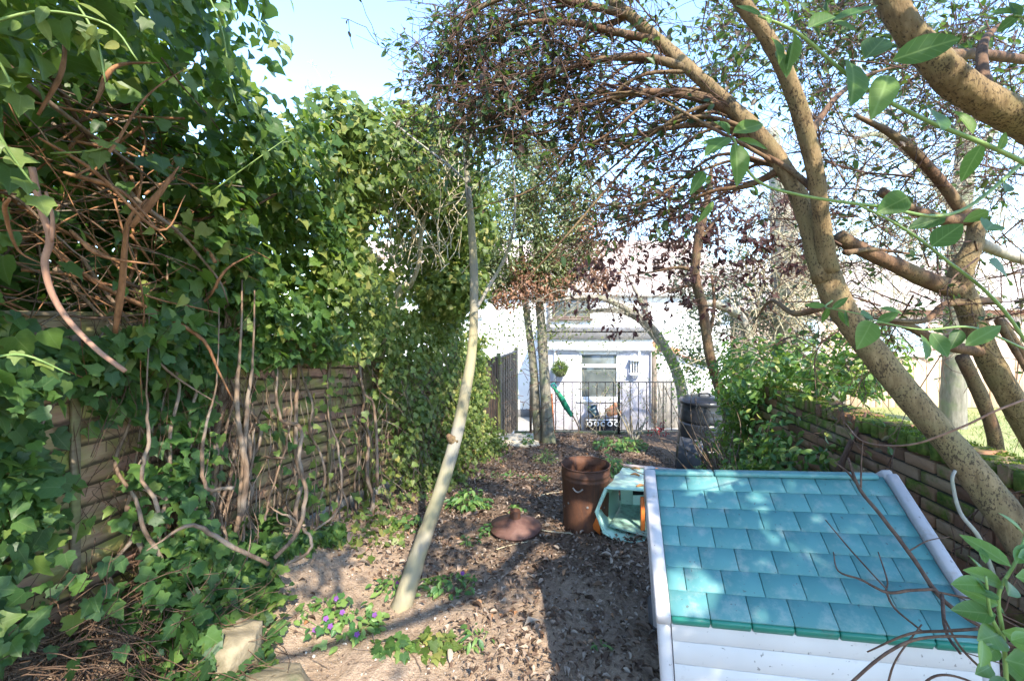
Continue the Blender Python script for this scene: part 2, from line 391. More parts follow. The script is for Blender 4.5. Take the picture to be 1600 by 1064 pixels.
# path slabs at the end of the soil
M_slab = mat_mix('slab', [(.3, (.42, .37, .27)), (.7, (.60, .54, .42))], 6, .9, bmp=.25)
mb = MB(); cbox(mb, (-.12, 8.95, -.67), (1.3, 1.0, .14)); path = struct(mb, 'path', M_soil)
for a, c in ((-.46, (.62)), (.19, (.64))):
    mb = MB(); cbox(mb, (a, 8.93, -.585), (c, .86, .06), rotz(.04), b=.01); o = mb.build('slab', M_slab); o.parent = path
M_lawn = mat_mix('lawn', [(.3, (.20, .21, .07)), (.7, (.34, .33, .13))], 3, .95, bmp=.6)
mb = MB(); lx = np.linspace(0, 1, 24); ly = np.linspace(-4, 13.9, 30); LX, LY = np.meshgrid(lx, ly)
LXX = (wall_x(LY) + .14 + .62 * np.maximum(LY - 5, 0)) * (1 - LX) + 22 * LX; LZ = .10 + .03 * np.sin(LXX * 2) * np.sin(LY * 1.7) - .02 * (LY - 4)
i = (np.arange(29)[:, None] * 24 + np.arange(23)[None]).ravel(); mb.add(np.stack([LXX, LY, LZ], -1).reshape(-1, 3), np.stack([i, i + 1, i + 25, i + 24], -1))
ed = np.stack([LXX[:, 0], LY[:, 0], LZ[:, 0]], -1); lo = ed - [0, 0, 2.0]; n = len(ed)
mb.add(np.vstack([ed, lo]), [(k + 1, k, k + n, k + n + 1) for k in range(n - 1)])
struct(mb, 'neighbour_lawn', M_lawn, True)
n = 9000; gx_ = rng.uniform(2.6, 9, n); gy_ = rng.uniform(1.5, 9, n); k = gx_ > wall_x(gy_) + .2 + .62 * np.maximum(gy_ - 5, 0); gx_, gy_ = gx_[k], gy_[k]; n = len(gx_)
mb = MB(); d_ = unit(rng.normal(size=(n, 3)) * [.5, .5, .1] + [0, 0, 1]); add_leaves(mb, T_lance(.09, 2, .3), leaf_mats(unit(np.cross(d_, rng.normal(size=(n, 3)))), d_, rng.uniform(.05, .12, n)), np.stack([gx_, gy_, .08 - .02 * (gy_ - 4)], -1))
GRASS = mb

# ------------------------------------------------------------------ houses
M_white = mat_mix('white_render', [(.3, (.74, .73, .71)), (.7, (.82, .81, .79))], 3, .85, bmp=.15)
M_lilac = mat_mix('pale_render', [(.3, (.46, .45, .50)), (.7, (.55, .54, .585))], 3, .85, bmp=.15)
M_upvc = mat_mix('window_frame', [(.3, (.80, .80, .79)), (.7, (.85, .85, .84))], 4, .35)
M_felt = mat_mix('roof_felt', [(.3, (.10, .10, .10)), (.7, (.17, .165, .16))], 8, .9)
M_glass = mat_mix('glass', [(.35, (.085, .10, .095)), (.65, (.15, .17, .16))], 1.6, .08, 2, spec=.6)
M_glassb = mat_mix('glass_sky', [(.35, (.34, .45, .52)), (.65, (.50, .60, .66))], 1.2, .08, 2, spec=.6)
M_tile = mat_mix('roof_tile', [(.3, (.40, .31, .27)), (.7, (.56, .46, .41))], 2.5, .9, per=.5, bmp=.3)
M_brownfr = mat_mix('brown_frame', [(.3, (.10, .065, .05)), (.7, (.15, .10, .075))], 4, .5)
def window(root, x0, x1, z0, z1, y, mat_f, mat_g, bars=(), fw=.07, sill=True, dep=.06):
    f = MB(); ym = y - dep / 2
    cbox(f, ((x0 + x1) / 2, ym, z1 - fw / 2), (x1 - x0, dep, fw)); cbox(f, ((x0 + x1) / 2, ym, z0 + fw / 2), (x1 - x0, dep, fw))
    for x in (x0 + fw / 2, x1 - fw / 2): cbox(f, (x, ym, (z0 + z1) / 2), (fw, dep, z1 - z0 - 2 * fw))
    for b in bars:
        if b[0] == 'h': cbox(f, ((x0 + x1) / 2, ym - .002, b[1]), (x1 - x0 - 2 * fw, dep, b[2]))
        else: cbox(f, (b[1], ym - .002, (z0 + z1) / 2), (b[2], dep - .01, z1 - z0 - 2 * fw))
    fo = f.build('window', mat_f, root)
    g = MB(); cbox(g, ((x0 + x1) / 2, y - .012, (z0 + z1) / 2), (x1 - x0 - fw, .012, z1 - z0 - fw), b=.001); sub(g, 'pane', mat_g, fo, root)
    if sill:
        s = MB(); cbox(s, ((x0 + x1) / 2, y - .07, z0 - .035), (x1 - x0 + .16, .16, .066), b=.01); sub(s, 'sill', mat_f, fo, root)
    return fo
def tiled_slope(p0, right, up, w_, L, cw, cl, rng, th=.02):
    """courses of overlapping tiles, each tile proud at its lower edge"""
    mb = MB(); n = unit(np.cross(right, up)); nc = int(L / cl); nw = int(w_ / cw)
    for r in range(nc):
        for k in range(nw):
            o = p0 + right * ((k + .5 * (r % 2)) * cw) + up * (r * cl) + n * rng.uniform(0, .008)
            a = [o + n * .03, o + right * cw * .985 + n * .03, o + right * cw * .985 + up * cl * 1.15 + n * .004, o + up * cl * 1.15 + n * .004]
            b = [q - n * th for q in a[:2]]
            mb.add(a + b, [(0, 1, 2, 3), (4, 5, 1, 0)])
    return mb
house = thing('terraced_house', 'white rendered terraced house with a tiled roof behind the flat roofed extension', 'house', (0, 16, -1.4))
mb = MB(); cbox(mb, (.5, 16.6, .62), (13, 4, 4.0)); mb.build('wall', M_white, house)
mb = MB(); cbox(mb, (-1.2, 14.57, -1.28), (4.0, .05, .24)); mb.build('plinth', M_felt, house)
s_ = unit(np.array([0, 3.5, 2.5]))
mb = tiled_slope(np.array([-6.2, 14.35, 2.55]), np.array([1., 0, 0]), s_, 13.4, 3.62, .33, .30, rng)
cbox(mb, (.5, 16.6, 3.1), (13.2, .6, 1.6))
mb.build('roof_tile', M_tile, house, kind='stuff')
mb = MB(); mb.add([(-6.2, 17.27, 4.66), (7.2, 17.27, 4.66), (7.2, 20.2, 2.55), (-6.2, 20.2, 2.55)], [(0, 1, 2, 3)]); mb.build('roof', M_tile, house)
mb = MB(); tube(mb, [(-6.2, 14.40, 2.52), (7.2, 14.40, 2.52)], .06, 8); mb.build('gutter', M_upvc, house)
mb = MB(); cbox(mb, (.5, 14.52, 2.55), (13.2, .1, .22)); mb.build('fascia', M_upvc, house)
window(house, -2.0, -1.0, 1.85, 2.42, 14.6, M_upvc, M_glassb, [('h', 2.2, .05)])
window(house, 1.3, 2.5, 1.75, 2.40, 14.6, M_brownfr, M_glass, [('v', 1.7, .05), ('v', 2.1, .05)])
mb = MB(); cbox(mb, (4.25, 14.55, 1.95), (.14, .09, 1.1)); mb.build('timber_upright', M_brownfr, house)
mb = MB(); tube(mb, [(1.17, 14.52, 2.5), (1.17, 14.52, 1.3)], .045, 8); mb.build('downpipe', M_felt, house)

ext = thing('extension', 'pale single storey extension with flat roof and white window behind railing', 'extension', (2.44, 13.8, -1.4))
x0, x1, yw = .91, 3.97, 13.0
wx0, wx1, wz0, wz1 = 1.92, 3.07, -.56, .80
mb = MB()
for c, s in ((((x0 + wx0) / 2, 13.8, -.02), (wx0 - x0, 1.6, 2.76)), (((x1 + wx1) / 2, 13.8, -.02), (x1 - wx1, 1.6, 2.76)),
             (((wx0 + wx1) / 2, 13.8, (wz0 - 1.4) / 2), (wx1 - wx0, 1.6, wz0 + 1.4)), (((wx0 + wx1) / 2, 13.8, (wz1 + 1.36) / 2), (wx1 - wx0, 1.6, 1.36 - wz1))): cbox(mb, c, s, b=.001)
mb.build('wall', M_lilac, ext)
window(ext, wx0, wx1, wz0, wz1, 13.10, M_upvc, M_glass, [('h', .40, .10)], fw=.075, dep=.07)
mb = MB(); cbox(mb, ((wx0 + wx1) / 2, 13.3, .60), (.62, .3, .16), b=.02); mb.build('curtain', M_lilac, ext); mb = MB(); cbox(mb, (1.99, 13.45, .1), (.05, .2, 1.1)); mb.build('curtain', M_lilac, ext)
mb = MB(); cbox(mb, ((wx0 + wx1) / 2, 13.7, .1), (1.1, .04, 1.3)); mb.build('blind', mat_mix('blind', [(.3, (.30, .33, .31)), (.7, (.38, .41, .39))], 3, .8), ext)
mb = MB(); cbox(mb, ((wx0 + wx1) / 2, 12.97, .84), (1.3, .06, .05)); mb.build('drip_moulding', M_upvc, ext)
mb = MB(); cbox(mb, (2.46, 13.74, 1.41), (3.3, 1.78, .10)); cbox(mb, (2.46, 12.87, 1.29), (3.3, .04, .22)); mb.build('flat_roof', M_felt, ext)
mb = MB(); cbox(mb, (2.44, 12.96, 1.06), (3.1, .05, .24)); mb.build('fascia', M_white, ext)
mb = MB(); tube(mb, [(.85, 12.88, .91), (4.02, 12.88, .90)], .055, 10); mb.build('gutter', M_upvc, ext)
mb = MB(); tube(mb, curve([(3.62, 12.9, .86), (3.62, 12.95, .74), (3.62, 12.95, .5)], 3), .035, 8); mb.build('downpipe', M_upvc, ext); mb = MB(); tube(mb, curve([(1.22, 12.9, .86), (1.22, 12.95, .74), (1.22, 12.95, -.1)], 3), .03, 8); mb.build('downpipe', M_upvc, ext)
M_wood = mat_mix('weathered_wood', [(.3, (.16, .12, .085)), (.7, (.33, .26, .19))], 3, .85, stretch=(1, 1, .12), per=.35, bmp=.4, bdist=.004, bscale=30)
post = MB(); cbox(post, (4.03, 12.9, -.15), (.13, .10, 2.1), b=.01); solo(post, 'timber_post', M_wood, 'brown timber post at the corner of the pale extension', 'post')
# lean-to, gate, wall lantern, hanging basket, trough with pots
lean = thing('lean_to', 'low white lean-to with a sloping orange tiled roof beside the extension', 'shed', (5.0, 14.3, -1.4))
mb = MB(); cbox(mb, (5.2, 14.3, -.35), (2.0, .6, 2.1)); mb.build('wall', M_white, lean)
mb = MB(); M_otile = mat_mix('orange_tile', [(.3, (.42, .20, .10)), (.7, (.58, .32, .18))], 4, .9, per=.4)
for r in range(4):
    for k in range(7):
        mb = MB(); cbox(mb, (4.28 + k * .27, 13.92 + r * .2, .92 - k * .085 + r * .05), (.26, .24, .03), np.array(frame_from((1, 0, -.31))), b=.005); mb.build('tile', M_otile, lean)
M_greyb = mat_mix('grey_boards', [(.3, (.24, .22, .19)), (.7, (.42, .39, .34))], 3, .9, stretch=(1, 1, .1), per=.3)
gate = thing('board_gate', 'grey boarded gate between the extension and the compost bin', 'gate', (4.5, 13.2, -1.4))
for k in range(8):
    mb = MB(); cbox(mb, (4.16 + k * .115, 13.15 + .004 * (k % 2), -.70), (.108, .02, 1.36 + .01 * (k % 3))); mb.build('board', M_greyb, gate)
for z in (-1.1, -.3):
    mb = MB(); cbox(mb, (4.56, 13.18, z), (.95, .03, .09)); mb.build('rail', M_greyb, gate)
lan = thing('wall_lantern', 'small white lantern with dark gaps hung on the extension wall', 'lantern', (3.47, 12.93, .2))
mb = MB(); cbox(mb, (3.47, 12.90, .19), (.30, .17, .05)); mb.build('base', M_upvc, lan)
mb = MB(); cbox(mb, (3.47, 12.93, .40), (.2, .05, .36)); mb.build('back', M_felt, lan)
for k in range(4):
    mb = MB(); cbox(mb, (3.36 + k * .073, 12.86, .40), (.028, .028, .37)); mb.build('bar', M_upvc, lan)
mb = MB(); lathe(mb, [(.2, 0), (.19, .03), (.05, .15), (.0, .17)], (3.47, 12.88, .58), 4, rotz(math.pi / 4)); mb.build('roof', M_upvc, lan)
mb = MB(); lathe(mb, [(.0, -.12), (.05, -.08), (.11, .0)], (3.47, 12.9, .165), 12); mb.build('foot', M_upvc, lan, True)
M_grass = mat_leaf('grass_leaf', [(.2, (.09, .15, .03)), (.8, (.22, .27, .08))], vein=0)
GRASS.build('grass', M_grass, None, True, 'stuff')
bas = thing('hanging_basket', 'round hanging basket of grassy green leaves on the extension wall', 'basket', (1.35, 12.75, .3))
mb = MB(); lathe(mb, [(.0, -.2), (.12, -.17), (.19, -.05), (.2, .0)], (1.35, 12.75, .32), 14); mb.build('liner', mat_mix('moss_liner', [(.3, (.06, .08, .03)), (.7, (.12, .13, .06))], 20, .95, bmp=.6), bas, True)
mb = MB(); tube(mb, [(1.35, 12.75, .62), (1.35, 12.98, .62)], .012, 6); tube(mb, [(1.35, 12.75, .62), (1.35, 12.75, .34)], .006, 5); mb.build('bracket', M_felt, bas)
n = 420; d = unit(rng.normal(size=(n, 3))); d[:, 2] = np.abs(d[:, 2]) * rng.choice([1, -.6], n)
foliage(bas, [T_lance(.12, 3, .5)], np.array([1.35, 12.75, .36]) + d * .1, unit(np.cross(d, rng.normal(size=(n, 3)))), d, rng.uniform(.12, .2, n), M_grass)
tro = thing('planter_trough', 'black and white patterned planter trough under the extension window', 'planter', (2.5, 12.65, -1.4))
M_blk = mat_mix('black_plastic', [(.3, (.012, .012, .014)), (.7, (.03, .03, .033))], 5, .4)
mb = MB(); cbox(mb, (2.5, 12.65, -1.2), (.95, .3, .38), b=.02); mb.build('trough', M_blk, tro)
for k in range(5):
    mb = MB(); lathe(mb, [(.045, 0), (.075, .01), (.075, .02), (.045, .02)], (2.13 + k * .185, 12.49, -1.12), 8, np.array([[1, 0, 0], [0, 0, -1], [0, 1, 0]])); mb.build('rosette', M_upvc, tro)
mb = MB(); cbox(mb, (2.5, 12.49, -1.015), (.95, .02, .03)); mb.build('rim', M_upvc, tro)
M_terra = mat_mix('terracotta', [(.3, (.42, .17, .08)), (.7, (.55, .27, .15))], 6, .85)
def flowerpot(c, r, h, R, mat, label):
    t_ = thing('flower_pot', label, 'pot', c)
    mb = MB(); lathe(mb, [(0, 0), (r * .65, 0), (r * .92, h * .78), (r * .84, h * .78), (r * .6, .03), (0, .03)], c, 16, R); mb.build('body', mat, t_, True)
    mb = MB(); lathe(mb, [(r * .9, h * .76), (r * 1.03, h * .77), (r * 1.03, h), (r * .9, h), (r * .88, h * .8)], c, 16, R); mb.build('rim', mat, t_)
Rt = np.array(Matrix.Rotation(1.15, 3, 'Y')); Rt2 = np.array(Matrix.Rotation(-.5, 3, 'Y'))
flowerpot((2.62, 12.6, -.86), .17, .36, Rt, M_terra, 'orange terracotta pot tipped over on the patterned trough')
flowerpot((2.36, 12.62, -.99), .15, .34, Rt2, mat_mix('blue_glaze', [(.3, (.03, .06, .08)), (.7, (.05, .10, .13))], 4, .3), 'dark blue pot leaning beside the terracotta pot on the trough')
# railing
M_iron = mat_mix('black_iron', [(.3, (.012, .011, .011)), (.7, (.035, .028, .024))], 14, .5)
rail = thing('iron_railing', 'black iron railing of upright bars along the far end of the soil', 'railing', (2.0, 9.76, -.66))
zt, zb, yr = .43, -.60, 9.76
for x in (.40, 2.29, 3.60):
    mb = MB(); cbox(mb, (x, yr, -.13), (.05, .05, 1.14)); mb.build('post', M_iron, rail)
mb = MB(); cbox(mb, (2.0, yr, zt), (3.16, .035, .018)); mb.build('top_rail', M_iron, rail)
mb = MB(); cbox(mb, (2.0, yr, zb), (3.16, .03, .016)); mb.build('bottom_rail', M_iron, rail)
for k in range(1, 18):
    x = .40 + k * 3.2 / 18
    if abs(x - 2.29) < .06: continue
    mb = MB(); cbox(mb, (x, yr, (zt + zb) / 2), (.018, .018, zt - zb), rotz(rng.uniform(-.2, .2))); mb.build('bar', M_iron, rail)

# neighbour's side
M_peach = mat_mix('peach_brick', [(.3, (.52, .36, .27)), (.7, (.66, .50, .40))], 5, .9, bmp=.2)
M_ptile = mat_mix('grey_pink_tile', [(.3, (.40, .34, .31)), (.7, (.56, .49, .45))], 2, .9, per=.35)
nh = thing('neighbour_house', 'pale peach house with a low grey tiled roof beyond the mossy wall', 'house', (13, 15, 0))
mb = MB(); cbox(mb, (13.6, 16.5, .9), (12.4, 4, 2.4)); mb.build('wall', M_peach, nh)
mb = tiled_slope(np.array([6.9, 14.1, 2.0]), np.array([1., 0, 0]), unit(np.array([0, 3.2, 1.9])), 13.4, 3.8, .33, .30, rng)
mb.build('roof_tile', M_ptile, nh, kind='stuff')
mb = MB(); cbox(mb, (13.6, 14.35, 1.97), (13.4, .1, .2)); mb.build('fascia', mat_mix('red_fascia', [(.3, (.38, .17, .12)), (.7, (.48, .24, .18))], 4, .7), nh)
window(nh, 8.6, 9.8, .6, 1.7, 14.5, M_upvc, M_glassb, [('v', 9.2, .06)])
window(nh, 11.5, 13.2, .6, 1.7, 14.5, M_upvc, M_glassb, [('v', 12.3, .06)])
M_larch = mat_mix('larch_fence', [(.3, (.40, .27, .17)), (.7, (.62, .46, .32))], 3, .85, stretch=(1, 1, .12), per=.4)
nf = thing('board_fence', 'sunlit orange-brown upright board fence across the neighbouring lawn', 'fence', (8, 9.2, 0))
me = None
for k in range(64):
    h = .98 + .02 * math.sin(k * 1.7)
    mb = MB(); cbox(mb, (4.6 + k * .128, 9.2 + .012 * (k % 2), h / 2 + .0), (.122, .018, h)); mb.build('board', M_larch, nf)
for z in (.25, .8):
    mb = MB(); cbox(mb, (8.7, 9.24, z), (8.2, .04, .08)); mb.build('rail', M_larch, nf)

# ------------------------------------------------------------------ left boundary fence
def fence_mat(name, a, b_, green, mosst, lap_shade=False):
    m, t, b, out = new_mat(name); co = coords(t); ob = rnd(t)
    add = N(t, 'ShaderNodeVectorMath', operation='ADD'); t.links.new(co, add.inputs[0]); cx = N(t, 'ShaderNodeCombineXYZ')
    t.links.new(mth(t, 'MULTIPLY', ob, 31.0), cx.inputs[0]); t.links.new(mth(t, 'MULTIPLY', ob, 17.0), cx.inputs[2]); t.links.new(cx.outputs[0], add.inputs[1])
    g = noise(t, scaled(t, add.outputs[0], (1.2, 1.2, 12)), 4, 5, .6)
    base = mixc(t, ob, a, b_); c = mixc(t, ramp(t, g, [(.3, (0, 0, 0)), (.72, (1, 1, 1))]), tuple(q * .62 for q in a), base)
    gm = ramp(t, noise(t, add.outputs[0], 2.6, 4, .6), [(mosst, (0, 0, 0)), (mosst + .2, (1, 1, 1))])
    c = mixc(t, mth(t, 'MULTIPLY', gm, .8), c, green)
    if lap_shade:             # shadow line at each slat's lap, painted into the colour
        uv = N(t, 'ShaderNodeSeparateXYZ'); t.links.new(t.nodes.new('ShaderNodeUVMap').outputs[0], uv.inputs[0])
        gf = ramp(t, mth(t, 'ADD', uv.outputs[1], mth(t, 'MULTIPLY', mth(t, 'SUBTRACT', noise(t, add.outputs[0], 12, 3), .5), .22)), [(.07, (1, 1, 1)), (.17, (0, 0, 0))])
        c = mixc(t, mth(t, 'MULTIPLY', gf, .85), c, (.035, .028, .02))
    t.links.new(c, b.inputs['Base Color']); setp(b, .9, .2)
    bump(t, b, g, .7, .006); return m
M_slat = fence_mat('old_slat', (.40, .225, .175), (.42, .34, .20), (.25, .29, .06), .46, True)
M_post = fence_mat('fence_post', (.22, .165, .11), (.25, .20, .135), (.15, .18, .05), .42)
M_gravel = fence_mat('gravel_board', (.30, .28, .25), (.36, .34, .30), (.20, .22, .12), .62)
def waney_slat(p, q, h, rng, off):
    """one overlapping slat with a wavy lower edge"""
    mb = MB(); n = 9; t = np.linspace(0, 1, n)[:, None]; base = p * (1 - t) + q * t
    wv = .008 * np.sin(t * rng.uniform(4, 9) + rng.uniform(0, 6)) + rng.normal(size=(n, 1)) * .002
    lo = base + np.array([0, 0, 1]) * (wv - .012); hi = base + [0, 0, h]; th = .013
    of = FNRM * (off + .046); ot = FNRM * (off + .0)
    V = np.concatenate([lo + of, hi + ot, lo + of - FNRM * th, hi + ot - FNRM * th]); Fs = []
    for k in range(n - 1): Fs += [(k, k + 1, n + k + 1, n + k), (2 * n + k, 2 * n + k + 1, k + 1, k), (2 * n + k + 1, 2 * n + k, 3 * n + k, 3 * n + k + 1)]
    mb.add(V, Fs, np.concatenate([np.column_stack([t[:, 0], np.full(n, v_)]) for v_ in (0, 1, 0, 1)])); return mb
def lap_panel(y0, y1, b0, b1, t0, t1, label, gh=.15, gravel=True):
    root = thing('slat_fence', label, 'fence', fp((y0 + y1) / 2, 0, min(b0, b1) - .1), 'overlapping slat panels of the boundary fence')
    ns = 15
    for k in range(ns):
        s = (k + rng.uniform(-.06, .06)) / ns
        p = fp(y0, 0, b0 + (t0 - b0) * s); q = fp(y1, 0, b1 + (t1 - b1) * s + rng.uniform(-.006, .006))
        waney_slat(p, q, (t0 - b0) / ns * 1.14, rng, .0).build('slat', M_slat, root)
    for yy in (y0 + .02, (y0 * 2 + y1) / 3, (y0 + 2 * y1) / 3, y1 - .02):
        f = (yy - y0) / (y1 - y0)
        mb = MB(); beam(mb, fp(yy, .045, b0 + (b1 - b0) * f), fp(yy, .045, t0 + (t1 - t0) * f), .038, .022, up=FNRM); mb.build('batten', M_post, root)
    mb = MB(); beam(mb, fp(y0, .02, t0 + .012), fp(y1, .02, t1 + .012), .07, .022); mb.build('capping', M_post, root)
    if gravel:
        mb = MB(); beam(mb, fp(y0, .015, b0 - gh / 2 - .004), fp(y1, .015, b1 - gh / 2 - .004), .035, gh); mb.build('gravel_board', M_gravel, root)
        for yy in np.linspace(y0 + .25, y1 - .25, 4):
            mb = MB(); f = (yy - y0) / (y1 - y0); beam(mb, fp(yy, .045, b0 + (b1 - b0) * f - gh - .0), fp(yy, .045, b0 + (b1 - b0) * f - .01), .05, .025, up=FNRM); mb.build('cleat', M_gravel, root)
    return root
def fpost(y, zb_, zt_, label):
    mb = MB(); c = fp(y, .02, (zb_ + zt_) / 2); cbox(mb, c, (.09, .09, zt_ - zb_), rotz(-.207), b=.008); solo(mb, 'fence_post', M_post, label, 'post', 'posts of the boundary fence')
lap_panel(.90, 2.72, .42, .40, 1.90, 1.88, 'dim slat fence panel under the thickest ivy beside the brown root tangle')
lap_panel(2.82, 4.64, .335, .16, 1.80, 1.53, 'green and pink stained slat fence panel hung with bare ivy vines')
lap_panel(4.74, 6.50, .10, -.18, 1.42, 1.14, 'slat fence panel mostly under sunlit ivy behind the leaning trunk')
lap_panel(6.60, 8.30, -.22, -.38, 1.08, .92, 'slat fence panel wholly under ivy next to the upright boards')
fpost(2.77, .0, 1.95, 'fence post between the dim panel and the green stained panel')
fpost(4.69, -.3, 1.62, 'fence post at the far end of the green stained panel')
fpost(6.55, -.5, 1.24, 'fence post buried in ivy behind the leaning trunk')
# upright board fence and last panel towards the house
fe = thing('board_fence', 'upright grey-green board fence between the ivy and the slabs', 'fence', fp(9.3, 0, -.7))
ys_ = np.arange(8.36, 10.3, .112)
for k, yy in enumerate(ys_):
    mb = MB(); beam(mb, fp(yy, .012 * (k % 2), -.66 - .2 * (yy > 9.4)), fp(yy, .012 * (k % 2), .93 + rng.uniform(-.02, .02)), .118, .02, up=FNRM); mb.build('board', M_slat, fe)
fpost(10.38, -1.4, 1.0, 'fence post between the upright boards and the last panel')
fl = thing('slat_fence', 'narrow brown fence panel with upright battens close to the white house', 'fence', fp(11.4, 0, -1.4))
for k in range(18):
    z = -1.15 + k * .112
    waney_slat(fp(10.45, 0, z), fp(12.3, 0, z), .125, rng, 0).build('slat', M_wood, fl)
for k in range(8):
    yy = 10.5 + k * .25; mb = MB(); beam(mb, fp(yy, .05, -1.15), fp(yy, .05, .86), .04, .03, up=FNRM); mb.build('batten', M_wood, fl)
mb = MB(); beam(mb, fp(10.45, .02, .885), fp(12.3, .02, .885), .09, .03); mb.build('capping', M_wood, fl)
fpost(12.38, -1.4, .98, 'last brown fence post beside the white house wall')

# ------------------------------------------------------------------ brick wall on the other side
def brick_mat(name, mosst):
    m, t, b, out = new_mat(name); co = coords(t); ob = t.nodes.new('ShaderNodeObjectInfo').outputs['Random']
    add = N(t, 'ShaderNodeVectorMath', operation='ADD'); t.links.new(co, add.inputs[0]); cx = N(t, 'ShaderNodeCombineXYZ')
    t.links.new(mth(t, 'MULTIPLY', ob, 31.0), cx.inputs[0]); t.links.new(mth(t, 'MULTIPLY', ob, 17.0), cx.inputs[2]); t.links.new(cx.outputs[0], add.inputs[1])
    n1 = noise(t, add.outputs[0], 22, 5, .65)
    base = ramp(t, ob, [(0, (.17, .09, .055)), (.3, (.36, .18, .10)), (.6, (.42, .30, .18)), (.8, (.26, .15, .09)), (1, (.32, .25, .16))])
    c = mixc(t, mth(t, 'MULTIPLY', n1, .55), base, (.07, .055, .04))
    gm = ramp(t, mth(t, 'ADD', noise(t, add.outputs[0], 7, 4, .6), mth(t, 'MULTIPLY', mth(t, 'SUBTRACT', t.nodes.new('ShaderNodeObjectInfo').outputs['Random'], .5), .25)), [(mosst, (0, 0, 0)), (mosst + .16, (1, 1, 1))])
    c = mixc(t, gm, c, ramp(None or t, n1, [(.3, (.06, .11, .015)), (.7, (.17, .24, .03))])) if False else mixc(t, gm, c, ramp(t, n1, [(.3, (.045, .075, .014)), (.7, (.16, .20, .04))]))
    t.links.new(c, b.inputs['Base Color']); setp(b, .95, .15); bump(t, b, n1, .8, .012); return m
M_brick = brick_mat('brick', .58); M_brickm = brick_mat('mossy_brick', .46); M_cop = brick_mat('mossy_coping', .36)
wl = thing('brick_wall', 'old mossy brick garden wall behind the playhouse and the leaning trunks', 'wall', (2.38, 2.6, 0))
wd = unit(np.array([.084, 1, 0])); wn = np.array([-wd[1], wd[0], 0])
def wpt(y, off, z): return np.array([wall_x(y), y, z]) + wn * off
mb = MB(); ya, yb = .75, 5.0
for y in (ya,):
    beam(mb, wpt(ya, -.11, .42), wpt(yb, -.11, .42), .19, 1.28)
mb.build('mortar', mat_mix('mortar', [(.3, (.03, .027, .02)), (.7, (.075, .068, .05))], 12, .95, bmp=.5), wl)
Rw = np.stack([wd, -wn, np.array([0, 0, 1.])], 1)
bmes = []
for k in range(4):
    m_ = MB(); cbox(m_, (0, 0, 0), (.215, .10, .066), b=.006); v = m_.v[0]; v += np.random.default_rng(k).normal(size=v.shape) * .0018; bmes.append(v)
meshes = {}
def brick(y, z, mat, off, R, k, nm='brick', sz=1.0):
    key = (k, mat.name, nm)
    if key not in meshes:
        m_ = MB(); cbox(m_, (0, 0, 0), (.209, .10, .062) if nm == 'brick' else (.060, .235, .10), b=.003 if nm == 'brick' else .010)
        v = m_.v[0]; v += np.random.default_rng(k + 9).normal(size=v.shape) * (.0018 if nm == 'brick' else .004); meshes[key] = m_.mesh(nm, mat)
    o = bpy.data.objects.new(nm, meshes[key]); COL.objects.link(o); o.parent = wl
    A = np.eye(4); A[:3, :3] = R; A[:3, 3] = wpt(y, off, z) - np.array(wl['_o']); o.matrix_local = Matrix(A.tolist())
for c in range(14):
    z = 1.03 - c * .0765
    if z < -.1: break
    for k in range(19):
        y = ya + .11 + (k + .5 * (c % 2)) * .2255
        if y > yb - .08: continue
        if y < 1.35 or z < .12: continue
        brick(y, z, M_brickm if rng.random() < (.65 if c < 3 else .3) else M_brick, -.048 + rng.uniform(-.004, .005), Rw @ rotz(rng.uniform(-.012, .012)), int(rng.integers(4)))
for k in range(int((yb - ya) / .079)):
    y = ya + k * .079
    if y < 1.3: continue
    brick(y, 1.125 + rng.uniform(-.006, .006), M_cop, -.11, Rw @ rotz(rng.uniform(-.03, .03)), int(rng.integers(4)), 'coping_brick')
# moss cushions on the coping
n = 6500; yy = rng.uniform(1.25, 5.0, n); oo = rng.uniform(-.235, .005, n); pz = wnoise(np.stack([yy, oo, 0 * yy], -1), 2.2, 5)
k = pz > -.35; yy, oo = yy[k], oo[k]; pos = np.stack([wall_x(yy), yy, 0 * yy + 1.172], -1) + wn * oo[:, None]
d = unit(rng.normal(size=(len(yy), 3)) * .8 + [0, 0, .8])
M_moss = mat_leaf('moss', [(.2, (.08, .13, .015)), (.8, (.22, .28, .04))], vein=0, tw=.2, rough=.9, spec=.1)
foliage(wl, [T_small(.7)], pos, unit(np.cross(d, rng.normal(size=d.shape))), d, rng.uniform(.008, .018, len(yy)), M_moss, stuff='moss')
